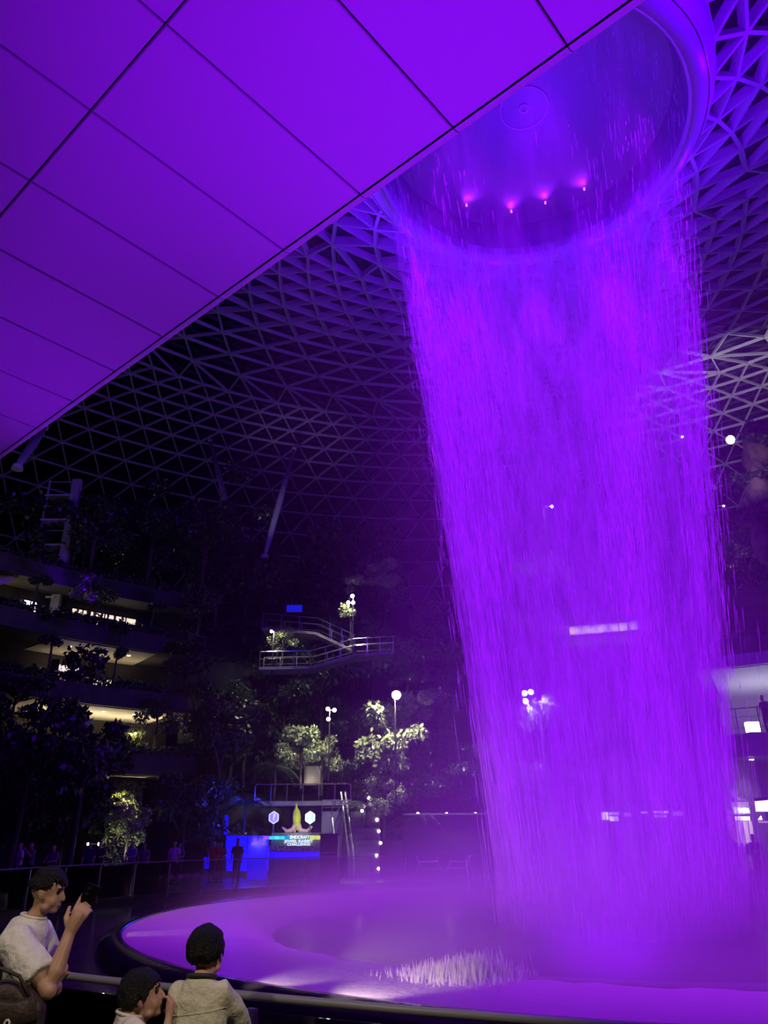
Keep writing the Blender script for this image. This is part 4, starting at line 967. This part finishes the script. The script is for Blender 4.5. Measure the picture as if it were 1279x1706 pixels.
def hand(mb, wrist, d, palm_n, s_, curl, spread=.0, thumb_side=1, thumb_out=.6):
    """wrist point, finger direction d, palm normal (towards the inside of the hand), scale, curl of four fingers in radians per joint"""
    d = Vector(d).normalized(); n_ = Vector(palm_n); n_ = (n_ - d * n_.dot(d)).normalized(); sd = d.cross(n_) * thumb_side
    w_ = Vector(wrist)
    mb.tube([w_ - d * .02 * s_, w_ + d * .025 * s_, w_ + d * .06 * s_, w_ + d * .088 * s_], [.026 * s_, .031 * s_, .036 * s_, .033 * s_], 8)
    for i, (off, L_) in enumerate(((.032, .072), (.011, .080), (-.011, .075), (-.031, .058))):
        p = w_ + d * (.085 * s_) + sd * off * s_; dd = (d + sd * off * 6 * spread).normalized(); pts = [p - d * .012 * s_, p]; c_ = curl[i] if hasattr(curl, '__len__') else curl
        for q, fr_ in enumerate((.45, .32, .23)):
            dd = (Matrix.Rotation(c_ * (1 if q else .8), 3, n_.cross(dd).normalized() * -1) @ dd); p = p + dd * L_ * fr_ * s_; pts.append(p)
        mb.tube(pts, [.0105 * s_, .0105 * s_, .0095 * s_, .0085 * s_, .0065 * s_], 7)
        mb.ball(pts[-1], .0066 * s_, 6, 4)
    p = w_ + d * .025 * s_ + sd * .026 * s_; a = (sd * thumb_out + d * .75 + n_ * .25).normalized(); b_ = (sd * thumb_out * .35 + d * .95 + n_ * .3).normalized()
    mb.tube([p, p + a * .035 * s_, p + a * .035 * s_ + b_ * .03 * s_, p + a * .035 * s_ + b_ * .056 * s_], [.017 * s_, .0135 * s_, .0115 * s_, .008 * s_], 7)
def make_person(J, label, mats, voxel=.03, fine=False, head_s=1., hair='short', group=None, loc=(0, 0, 0), rz=0, shirt_noise=.004, seed=0):
    """J: joints in local coordinates, facing +Y, x to the person's right. returns the top-level Empty"""
    V3 = lambda k: Vector(J[k]); hs = head_s
    t = thing('person', loc, label, 'person', group, rz)
    hc = V3('head'); look = Vector(J.get('look', (0, 1, 0))).normalized(); upv = Vector(J.get('up', (0, 0, 1)))
    H_ = frame_from(upv - look * upv.dot(look), look)     # head frame
    hp = lambda x, y, z: hc + H_ @ Vector((x * hs, y * hs, z * hs))
    b = MB()
    b.ball(hp(0, -.012, .025), (.074 * hs, .092 * hs, .09 * hs), 14, 10, H_)
    b.ball(hp(0, .022, -.03), (.062 * hs, .07 * hs, .08 * hs), 12, 9, H_)
    b.ball(hp(0, .06, -.092), (.03 * hs, .026 * hs, .02 * hs), 10, 6, H_)
    for s_ in (-1, 1):
        b.ball(hp(.036 * s_, .05, -.045), (.026 * hs, .03 * hs, .03 * hs), 8, 6, H_)
        b.ball(hp(.047 * s_, .022, -.078), (.02 * hs, .03 * hs, .02 * hs), 8, 6, H_)
        if fine: b.ball(hp(.075 * s_, -.008, -.012), (.011 * hs, .02 * hs, .032 * hs), 8, 7, H_); b.ball(hp(.082 * s_, -.016, .0), (.007 * hs, .017 * hs, .024 * hs), 8, 7, H_)
    if fine:
        b.tube([hp(0, .083, .022), hp(0, .097, -.005), hp(0, .108, -.028)], [.009 * hs, .011 * hs, .013 * hs], 8); b.ball(hp(0, .104, -.034), (.018 * hs, .013 * hs, .010 * hs), 8, 6, H_)
        b.ball(hp(0, .082, .03), (.05 * hs, .012 * hs, .011 * hs), 10, 5, H_)
        b.ball(hp(0, .085, -.06), (.023 * hs, .012 * hs, .0075 * hs), 10, 5, H_); b.ball(hp(0, .083, -.073), (.02 * hs, .012 * hs, .0075 * hs), 10, 5, H_)
    nk = V3('neck'); b.tube([hp(0, -.02, -.04), hp(0, -.022, -.1), nk, nk - Vector((0, .01, .05 * hs))], [.05 * hs, .05 * hs, .054 * hs, .075 * hs], 10)
    ws = J.get('s', 1.)
    ch = V3('chest'); pv = V3('pelvis'); wa = V3('waist')
    b.tube([nk - Vector((0, 0, .03)), ch + Vector((0, 0, .1 * ws)), ch, wa, pv, pv - Vector((0, 0, .08 * ws))], [(.07 * ws, .06 * ws), (.14 * ws, .075 * ws), (.145 * ws, .09 * ws), (.125 * ws, .085 * ws), (.145 * ws, .095 * ws), (.12 * ws, .08 * ws)], 12)
    for sd_ in ('l', 'r'):
        sh, el, wr_ = V3('sh_' + sd_), V3('el_' + sd_), V3('wr_' + sd_)
        b.tube([ch + Vector((0, 0, .09 * ws)), sh, sh.lerp(el, .5), el, el.lerp(wr_, .3), wr_], [.06 * ws, .052 * ws, .044 * ws, .037 * ws, .039 * ws, .026 * ws], 10); b.ball(el, .037 * ws, 8, 6)
        hd = J.get('hand_' + sd_, None)
        hand(b, wr_, hd['d'] if hd else (wr_ - el), hd['n'] if hd else (0, 1, 0), ws * 1.0, hd['curl'] if hd else .35, hd.get('spread', .1) if hd else .1, hd.get('side', 1) if hd else (1 if sd_ == 'r' else -1), hd.get('tout', .6) if hd else .6)
        kn, an = V3('kn_' + sd_), V3('an_' + sd_); hipx = .085 * ws * (1 if sd_ == 'r' else -1); hip = pv + Vector((hipx, 0, -.03))
        b.tube([hip, hip.lerp(kn, .5), kn, kn.lerp(an, .35), an], [.085 * ws, .072 * ws, .052 * ws, .05 * ws, .034 * ws], 10)
        b.tube([an + Vector((0, -.04, -.03)) * ws, an + Vector((0, .06, -.045)) * ws, an + Vector((0, .15, -.055)) * ws], [.034 * ws, .034 * ws, .024 * ws], 8)
    share('body', fuse(b, voxel, 3 if fine else 2, 'body'), t).data.materials.append(mats['skin'])
    # shirt
    hem = J.get('hem', .02); b = MB(); g = J.get('loose', 1.12); Wz = pv + Vector((0, 0, hem))
    b.tube([nk - Vector((0, .005, .005)), nk - Vector((0, .01, .035 * ws)), ch + Vector((0, 0, .1 * ws)), ch, wa, Wz], [(.062 * hs * g, .06 * hs * g), (.1 * ws * g, .075 * ws * g), (.15 * ws * g, .095 * ws * g), (.16 * ws * g, .108 * ws * g), (.155 * ws * g, .11 * ws * g), (.165 * ws * g, .118 * ws * g)], 16)
    for sd_ in ('l', 'r'):
        sh, el, wr_ = V3('sh_' + sd_), V3('el_' + sd_), V3('wr_' + sd_); fr_ = J.get('sleeve', .8)
        b.tube([ch + Vector((0, 0, .085 * ws)), sh, sh.lerp(el, fr_ * .5), sh.lerp(el, fr_)], [.085 * ws * g, .066 * ws * g, .064 * ws * g, .068 * ws * g], 12)
        if J.get('longsleeve'): b.tube([sh.lerp(el, fr_), el, el.lerp(wr_, .45), el.lerp(wr_, .9)], [.062 * ws * g, .055 * ws * g, .05 * ws * g, .04 * ws * g], 12); b.ball(el, .055 * ws * g, 8, 6)
    sm = fuse(b, max(.01, voxel * 1.4) if fine else voxel, 4 if fine else 1, 'shirt', shirt_noise if fine else 0, 7., seed)
    so = share('shirt', sm, t); sm.materials.append(mats['shirt'])
    if fine:      # neckband
        pts = [nk + Vector((.064 * hs * g * math.cos(q), .06 * hs * g * math.sin(q) - .006, .0 - .012 * math.sin(q))) for q in np.linspace(0, 2 * PI, 25)[:-1]]
        MBt = MB().tube(pts, .009 * hs if not mats.get('collar') else .014 * hs, 6, closed=True); c_ = share('collar', MBt.mesh('collar', mats.get('collar') or mats['shirt'], True), t)
    # trousers and shoes
    b = MB()
    b.tube([pv + Vector((0, 0, .08 * ws)), pv, pv - Vector((0, 0, .08 * ws))], [(.15 * ws, .105 * ws), (.16 * ws, .11 * ws), (.15 * ws, .1 * ws)], 12)
    for sd_ in ('l', 'r'):
        kn, an = V3('kn_' + sd_), V3('an_' + sd_); hip = pv + Vector((.085 * ws * (1 if sd_ == 'r' else -1), 0, -.03))
        b.tube([hip, hip.lerp(kn, .5), kn, an + Vector((0, 0, .02))], [.095 * ws, .085 * ws, .068 * ws, .058 * ws], 10)
    share('trousers', fuse(b, max(voxel, .018), 1, 'trousers'), t).data.materials.append(mats['trousers'])
    for sd_ in ('l', 'r'):
        an = V3('an_' + sd_); b = MB().ball(an + Vector((0, .05, -.045)) * ws, (.048 * ws, .135 * ws, .042 * ws), 10, 6).box(an + Vector((0, .05, -.078)) * ws, (.085 * ws, .25 * ws, .02 * ws))
        share('shoe', b.mesh('shoe', mats.get('shoe') or M_black, True), t)
    # hair
    b = MB(); rr = random.Random(seed + 5); NH = 240 if fine else 50
    for i in range(NH):
        z = 1 - 2 * (i + .5) / NH; a = i * 2.39996; x, y = math.sqrt(1 - z * z) * math.cos(a), math.sqrt(1 - z * z) * math.sin(a)
        back = y < .25
        if hair == 'short': ok = z > (.42 if not back else -.38) and not (abs(x) > .8 and -.1 < y < .4 and z < .25)
        else: ok = z > (.28 if y > .45 else (-.05 if y > .1 else -.55))
        if not ok: continue
        topk = max(0, z); rad_ = .011 + .010 * topk + (.005 if hair != 'short' else 0)
        if hair == 'short' and z < .3: rad_ *= .62
        rad_ *= rr.uniform(.85, 1.15)
        b.ball(hp(x * .078, -.012 + y * .096, .025 + z * (.094 + (.006 * topk))), rad_ * hs, 7, 5)
    if fine:
        for i in range(210):
            a = rr.uniform(0, 2 * PI); z = rr.uniform(.0 if hair != 'short' else .3, 1); k_ = math.sqrt(1 - z * z); q = Vector((math.cos(a) * k_, math.sin(a) * k_, z))
            if q.y > .5 and z < .4: continue
            tn = Vector((rr.uniform(-.5, .5), rr.uniform(.2, 1), rr.uniform(-.3, .5))); tn -= q * tn.dot(q); tn.normalize()
            if not (hair == 'short' and z > .5): tn = Vector((0, 0, -1)) - q * (-q.z); tn.normalize()
            ob = lambda v: hp(v.x * .09, -.012 + v.y * .108, .025 + v.z * .112)
            p0_, p1_, p2_ = ob(q * .96), ob(q * 1.03 + tn * .2), ob(q * 1.02 + tn * .45)
            b.tube([p0_, p1_, p2_], [.010 * hs, .008 * hs, .003 * hs], 5)
    hm = fuse(b, .006 if fine else .02, 2, 'hair'); share('hair', hm, t); hm.materials.append(mats['hair'])
    if fine:
        for s_ in (-1, 1):
            e = MB().ball(hp(.031 * s_, .076, .004), (.012 * hs, .009 * hs, .0075 * hs), 10, 7, H_); eo = share('eye', e.mesh('eye', mats['eye'], True), t)
            bb = MB().tube([hp(.014 * s_, .0935, .024), hp(.032 * s_, .091, .030), hp(.05 * s_, .078, .026)], [.004 * hs, .0048 * hs, .003 * hs], 6); share('eyebrow', bb.mesh('eyebrow', mats['hair'], True), t)
            ld_ = MB().tube([hp(.018 * s_, .083, .006), hp(.031 * s_, .0865, .012), hp(.045 * s_, .077, .007)], [.002 * hs, .0032 * hs, .002 * hs], 6); share('eyelid', ld_.mesh('eyelid', mats['hair'], True), t)
        ml = MB().tube([hp(-.022, .088, -.0655), hp(0, .0975, -.067), hp(.022, .088, -.0655)], .0024 * hs, 6); share('mouth', ml.mesh('mouth', mats['lip'], True), t)
    return t
def skin_mat(name, c):
    mt = mat(name, c, .5, noise_amt=.1, nscale=20); b_ = mt.node_tree.nodes['Principled BSDF']; b_.inputs['Subsurface Weight'].default_value = .12; b_.inputs['Subsurface Radius'].default_value = (.01, .004, .002); return mt
M_skin = skin_mat('skin', (.42, .24, .16)); M_skin2 = skin_mat('skin_child', (.45, .25, .18))
M_hair = mat('black_hair', (.006, .005, .005), .5, spec=.25, bump=.5, bscale=140); M_eye = mat('eye_dark', (.02, .014, .012), .15); M_lip = mat('lip_line', (.12, .04, .04), .5)
def cloth(name, c, amt=.1): return mat(name, c, .85, noise_amt=amt, nscale=14, bump=.5, bscale=16)
M_tee = cloth('white_tee', (.66, .63, .6)); M_beige = cloth('beige_shirt', (.55, .52, .4)); M_cream = cloth('cream_shirt', (.66, .6, .54))
M_trs = mat('dark_trousers', (.02, .02, .025), .8)
base_m = dict(hair=M_hair, eye=M_eye, lip=M_lip, trousers=M_trs)

# father, in profile facing right, phone held up in his right hand
FX, FY, FRZ = -1.66, 4.03, R(-83)
Jf = dict(s=1., head=(0, .012, 1.522), look=(.12, 1, -.1), neck=(0, -.03, 1.42), chest=(0, -.07, 1.2), waist=(0, -.12, 1.0), pelvis=(0, -.15, .86),
          sh_r=(.175, -.05, 1.325), el_r=(.26, .15, 1.15), wr_r=(.18, .185, 1.365), sh_l=(-.175, -.05, 1.32), el_l=(-.2, .06, 1.09), wr_l=(.05, .07, 1.15),
          kn_r=(.09, -.1, .47), an_r=(.09, -.16, .085), kn_l=(-.09, -.06, .47), an_l=(-.1, -.12, .085), hem=-.02, loose=1.18, sleeve=.74,
          hand_r=dict(d=(-.2, .35, .9), n=(-.95, .1, -.1), curl=[.12, .5, .62, .7], spread=.5, side=1, tout=.9), hand_l=dict(d=(.5, .6, .25), n=(-.3, 0, 1), curl=.8, side=-1))
fa = make_person(Jf, 'man in a white t-shirt filming with a phone at the left rail', dict(base_m, skin=M_skin, shirt=M_tee),   .0065, True, .79, 'short', None, (FX, FY, 0), FRZ, .006, 1)
FM = Matrix.Translation((FX, FY, 0)) @ Matrix.Rotation(FRZ, 4, 'Z')
ph = thing('phone', FM @ Vector((.12, .225, 1.487)), 'black phone held up by the man in the white t-shirt', 'phone', rz=FRZ)
M_phone = mat('phone_black', (.006, .006, .008), .2); PM = Matrix.Rotation(R(-24), 4, 'X') @ Matrix.Rotation(R(-56), 4, 'Z')
pb_ = MB().box(None, (.074, .009, .152), mtx=PM); po = share('case', pb_.mesh('case', M_phone), ph); bv = po.modifiers.new('b', 'BEVEL'); bv.width = .004; bv.segments = 2
share('screen', MB().box(None, (.068, .001, .146), mtx=PM @ Matrix.Translation((0, -.0052, 0))).mesh('screen', mat('phone_screen', (.02, .02, .03), .2, emit=(.35, .1, .8), es=.4)), ph)
for dz in (.055, .03): share('camera_lens', MB().tube([PM @ Vector((.02, .0045, dz)), PM @ Vector((.02, .007, dz))], .009, 10).mesh('camera_lens', mat('lens_glass', (.02, .02, .03), .08)), ph)
# shoulder bag
bgp = FM @ Vector((.28, -.02, 1.05)); bgt = thing('shoulder_bag', bgp, 'dark brown shoulder bag with white printed marks on the man in white', 'bag', rz=FRZ)
M_bag = mat('brown_bag', (.03, .017, .012), .6, noise_amt=.3, nscale=12, bump=.2, bscale=40); M_mark = mat('white_print', (.7, .68, .66), .6)
b = MB()
for q in np.linspace(-.13, .13, 9):
    for z in np.linspace(-.14, .1, 8): b.ball((.0, q, z - .1 * (q / .16) ** 2 * (1 if z > 0 else .3)), (.055, .05, .05), 8, 6)
bm_ = fuse(b, .012, 5, 'bag_body', .004, 8, 3); bm_.materials.append(M_bag); share('body', bm_, bgt)
share('flap', MB().tube([(.052, -.16, .06), (.066, -.06, .04), (.068, .06, .03), (.05, .15, .05)], [(.012, .05)] * 4, 8).mesh('flap', M_bag, True), bgt)
st = [(.02, -.12, .1), (-.02, -.12, .17), (-.08, -.08, .235), (-.15, .0, .27), (-.24, .06, .3)]
share('strap', MB().tube(st[:3], [(.006, .016)] * 3, 6).mesh('strap', M_bag, True), bgt)
share('strap', MB().tube([(.05, -.15, .08), (.055, -.11, .17), (.058, -.02, .2), (.055, .06, .17), (.05, .12, .08)], [.008] * 5, 6).mesh('strap', M_bag, True), bgt)
for y, z, r_, a0_, a1_ in ((.05, .0, .018, 0, 2 * PI), (.0, -.09, .02, .3, 4.6), (-.1, -.05, .022, 3.4, 5.8), (.06, -.1, .008, 0, 2 * PI), (-.08, .05, .016, 0, 4)):
    share('print_mark', MB().tube([(.085, y + r_ * math.cos(q) * .6, z + r_ * math.sin(q)) for q in np.linspace(a0_, a1_, 10)], .0045, 5).mesh('print_mark', M_mark), bgt)

# small child in profile looking up to the right, hand at the chin
K1X, K1Y = -1.10, 3.86; ks = .735
sc_ = lambda J, k: {a: (tuple(c * k for c in v) if isinstance(v, tuple) and a not in ('look', 'up') else v) for a, v in J.items()}
Jk = sc_(dict(head=(0, .02, 1.515), look=(.16, 1, .28), neck=(0, -.035, 1.435), chest=(0, -.05, 1.26), waist=(0, -.05, 1.03), pelvis=(0, -.05, .88),
          sh_r=(.15, -.04, 1.385), el_r=(.2, .14, 1.24), wr_r=(.12, .17, 1.43), sh_l=(-.15, -.04, 1.385), el_l=(-.2, .12, 1.17), wr_l=(-.06, .2, 1.34),
          kn_r=(.09, -.02, .48), an_r=(.09, -.06, .11), kn_l=(-.09, .0, .48), an_l=(-.1, -.04, .11)), ks); Jk.update(s=ks * .85, hem=-.05, loose=1.14, sleeve=.85,
          hand_r=dict(d=(-.35, .1, 1), n=(-.6, -.8, 0), curl=.75, side=-1), hand_l=dict(d=(.4, .0, 1), n=(0, -1, 0), curl=.75, side=1))
make_person(Jk, 'small dark-haired child in a cream shirt looking up, hand at mouth', dict(base_m, skin=M_skin2, shirt=M_cream), .0065, True, .82, 'mop', None, (K1X, K1Y, 0), R(-68), .004, 2)
# older boy seen from behind, leaning on the rail
K2X, K2Y = -.84, 3.92; ks = .83
Jb = sc_(dict(head=(.0, .05, 1.53), look=(.34, 1, .16), neck=(0, .0, 1.425), chest=(0, -.02, 1.22), waist=(0, -.05, 1.03), pelvis=(0, -.08, .88),
          sh_r=(.13, -.01, 1.35), el_r=(.18, .2, 1.16), wr_r=(.06, .4, 1.23), sh_l=(-.13, .0, 1.345), el_l=(-.18, .2, 1.15), wr_l=(-.04, .42, 1.24),
          kn_r=(.09, -.08, .48), an_r=(.09, -.14, .11), kn_l=(-.09, -.05, .48), an_l=(-.1, -.1, .11)), ks); Jb.update(s=ks * .88, hem=-.06, loose=1.1, sleeve=.8, longsleeve=True,
          hand_r=dict(d=(-.8, .5, .1), n=(0, -.3, -1), curl=.5, side=1), hand_l=dict(d=(.8, .5, .1), n=(0, -.3, -1), curl=.5, side=-1))
boy = make_person(Jb, 'boy in a beige shirt seen from behind at the rail', dict(base_m, skin=M_skin2, shirt=M_beige, collar=mat('dark_collar', (.02, .02, .025), .7)), .0065, True, .84, 'mop', None, (K2X, K2Y, 0), R(-6), .005, 4)
from mathutils.bvhtree import BVHTree
shm = [c for c in boy.children if c.name.startswith('shirt')][0].data
bvh = BVHTree.FromPolygons([v.co for v in shm.vertices], [tuple(p.vertices) for p in shm.polygons]); yp = []
for x in np.linspace(-.12, .13, 14):
    h_ = bvh.ray_cast(Vector((x, -1, 1.055 + x * .12)), Vector((0, 1, 0)))[0]
    if h_ is not None: yp.append(h_)
share('yoke_seam', MB().tube(yp, .0028, 5).mesh('yoke_seam', M_beige, True), boy)

# distant onlookers
def stand(h=1.0, arm=0):
    J = sc_(dict(head=(0, .02, 1.60), neck=(0, -.015, 1.46), chest=(0, -.02, 1.24), waist=(0, -.02, 1.05), pelvis=(0, -.02, .9),
          sh_r=(.18, -.02, 1.38), el_r=(.23, .0, 1.12), wr_r=(.22, .12, .9), sh_l=(-.18, -.02, 1.38), el_l=(-.23, .0, 1.12), wr_l=(-.22, .1, .9),
          kn_r=(.09, .02, .48), an_r=(.1, -.02, .09), kn_l=(-.09, .03, .48), an_l=(-.1, -.01, .09)), h); J['s'] = h
    if arm == 1: J.update(el_r=(.24 * h, .15 * h, 1.2 * h), wr_r=(.1 * h, .3 * h, 1.45 * h), el_l=(-.24 * h, .15 * h, 1.2 * h), wr_l=(-.08 * h, .3 * h, 1.45 * h))
    if arm == 2: J.update(el_r=(.25 * h, .12 * h, 1.14 * h), wr_r=(.12 * h, .36 * h, 1.12 * h), el_l=(-.25 * h, .12 * h, 1.14 * h), wr_l=(-.12 * h, .36 * h, 1.12 * h))
    return J
def onlooker_proto(arm): return make_person(stand(1., arm), 'x', dict(base_m, skin=M_skin, shirt=M_tee, trousers=M_trs), .028, False, 1.05)
PROTO = [onlooker_proto(i) for i in range(3)]
shirts = {n_: mat('shirt_' + n_, c, .85) for n_, c in dict(black=(.015, .015, .018), red=(.3, .01, .015), white=(.5, .48, .5), grey=(.1, .1, .11), violet=(.2, .1, .35), navy=(.02, .025, .06)).items()}
used_p = set()
def onlooker(px, Y, z, k, col, label, rz=PI, sc=1., py=1440, group=None, r_ring=None):
    p = at_depth(px, py, Y) if r_ring is None else ring_pt(px, r_ring)[1]
    first = k not in used_p; used_p.add(k); t = PROTO[k] if first else copy_tree(PROTO[k])
    t.location = (p.x, p.y, z); t.rotation_euler = (0, 0, rz); t.scale = (sc,) * 3; t['label'] = label; t['category'] = 'person'
    if group: t['group'] = group
    for c in t.children:
        if c.name.startswith('shirt'): c.material_slots[0].link = 'OBJECT'; c.material_slots[0].material = shirts[col]
    return t
for i, (px, k, col, lab) in enumerate(((99, 0, 'black', 'leftmost onlooker in black at the upper left terrace rail'), (117, 2, 'violet', 'onlooker in violet, second from left on the upper left terrace'), (131, 1, 'black', 'onlooker with raised phone, third from left on the upper left terrace'), (143, 2, 'grey', 'fourth onlooker from the left on the upper left terrace'), (154, 0, 'navy', 'onlooker in navy, third from right on the upper left terrace'), (166, 2, 'black', 'onlooker in black, second from right on the upper left terrace'), (180, 0, 'grey', 'rightmost broad onlooker on the upper left terrace'))):
    p = ring_pt(px, LR[4] + 1.35)[1]; a = math.atan2(p.x - AX, p.y - AY); onlooker(px, 0, LZ[4], k, col, lab, PI - a, 1.0, r_ring=LR[4] + 1.35)
onlooker(105, 0, LZ[3], 1, 'black', 'lone silhouetted person before the pink lit shop', R(200), 1.05, r_ring=LR[3] + 1.6)
for px, Y, k, col, rz, sc, lab in ((354, 36.5, 0, 'red', 170, 1, 'person in a red top beyond the far balustrade'), (366, 36.8, 2, 'red', 200, .97, 'person in a dark red top right of the other red top'), (394, 35.9, 0, 'black', 180, 1.03, 'dark figure standing against the blue wall'),
        (29, 30.5, 0, 'white', 140, 1, 'person in a pale top at far left beyond the balustrade'), (48, 31, 1, 'grey', 150, 1, 'person with raised phone second from far left beyond the balustrade'), (86, 29.5, 2, 'grey', 170, .95, 'person in grey behind the head of the filming man'), (146, 34, 0, 'navy', 190, 1, 'person in navy near the pair of small lamps'), (163, 34.6, 2, 'black', 190, 1, 'person in black near the pair of small lamps'),
        (218, 35.5, 2, 'violet', 170, .98, 'person in violet under the pale lit tree'), (238, 36, 0, 'grey', 185, .95, 'person in grey right of the pale lit tree'), (288, 35.5, 0, 'white', 175, 1, 'person in a pale violet-lit top left of the red tops'), (297, 36, 2, 'grey', 180, .95, 'person in grey just right of the pale violet-lit top'),
        (1012, 41.5, 0, 'black', 180, 1, 'leftmost dark figure by the food counters behind the water'), (1032, 41, 2, 'grey', 20, 1, 'second dark figure by the food counters behind the water'), (1055, 41.8, 0, 'white', 170, .95, 'pale-topped figure by the food counters behind the water'), (1096, 41.3, 2, 'black', 180, 1, 'dark figure right of centre at the food counters'), (1118, 41.6, 0, 'white', 190, .95, 'rightmost figure at the food counters behind the water'),
        (1222, 33.5, 0, 'black', 150, 1.05, 'dark figure standing in front of the lit shop sign'), (1262, 33, 2, 'black', 140, 1.05, 'dark figure at the right edge before the shops')):
    onlooker(px, Y, 0, k, col, lab, R(rz), sc)
q = pol(21.3, ring_pt(1277, 21.3, (GX, GY))[0], RZ1, (GX, GY)); t = onlooker(1277, 0, RZ1, 0, 'black', 'dark figure on the white balcony at the right edge', R(120), 1.08); t.location = q

# walkway lamps behind the photographer for the three in front, plus added rail fill
lamp('foreground_light', 'SPOT', (1.4, .6, 5.2), (1, .84, .55), 430, (-.95, 3.75, 1.15), .12, 40, .6)
lamp('foreground_light', 'SPOT', (2.2, 1.0, 4.6), (1, .86, .7), 40, (.4, 4.3, 1.0), .15, 60, .8)  # fill added to brighten the near handrail
lamp('foreground_light', 'SPOT', (-3.6, 1.2, 5.0), (1, .86, .62), 250, (-1.6, 4.0, 1.2), .15, 40, .6)

# ------------------------------------------------------------------ labels of rows, counted from the left of the picture
def px_of(o):
    q = Vector(o.location) - Vector((0, 0, CAM_H)); return q.dot(cr) / max(.1, q.dot(f0))
rows = {}
for o in list(C.objects):
    if o.get('group') and o.parent is None: rows.setdefault((o['group'], round(o.location.z, 1)), []).append(o)
LEDGE = {1.6: 'lowest', 4.2: 'second', 4.3: 'second', 7.2: 'third', 7.3: 'third', 10.4: 'fourth', 10.5: 'fourth', 13.8: 'fifth', 13.9: 'fifth', 16.8: 'top', 16.9: 'top'}
def merge(g):
    for (gr, z), v in rows.items():
        if gr == g: yield z, v
for g in ('trees on the planted slope', 'bushes on the planted slope'):
    by = {}
    for z, v in merge(g): by.setdefault(LEDGE.get(round(z, 1), LEDGE.get(round(z + .05, 1), 'top')), []).extend(v)
    for nm, v in by.items():
        v.sort(key=px_of); w_ = 'tree' if g[0] == 't' else 'bush'
        for i, o in enumerate(v): o['label'] = f'dark {w_} on the {nm} ledge of the planted slope, {nth(min(i, 9))}'
tot = {}
for (g, z), v in rows.items(): tot.setdefault(g, []).extend(v)
for g, v in tot.items():
    if 'slope' in g or len(v) < 2 or len(v) > 10: continue
    v.sort(key=px_of)
    for i, o in enumerate(v): o['label'] = o['label'] + ', ' + nth(i)
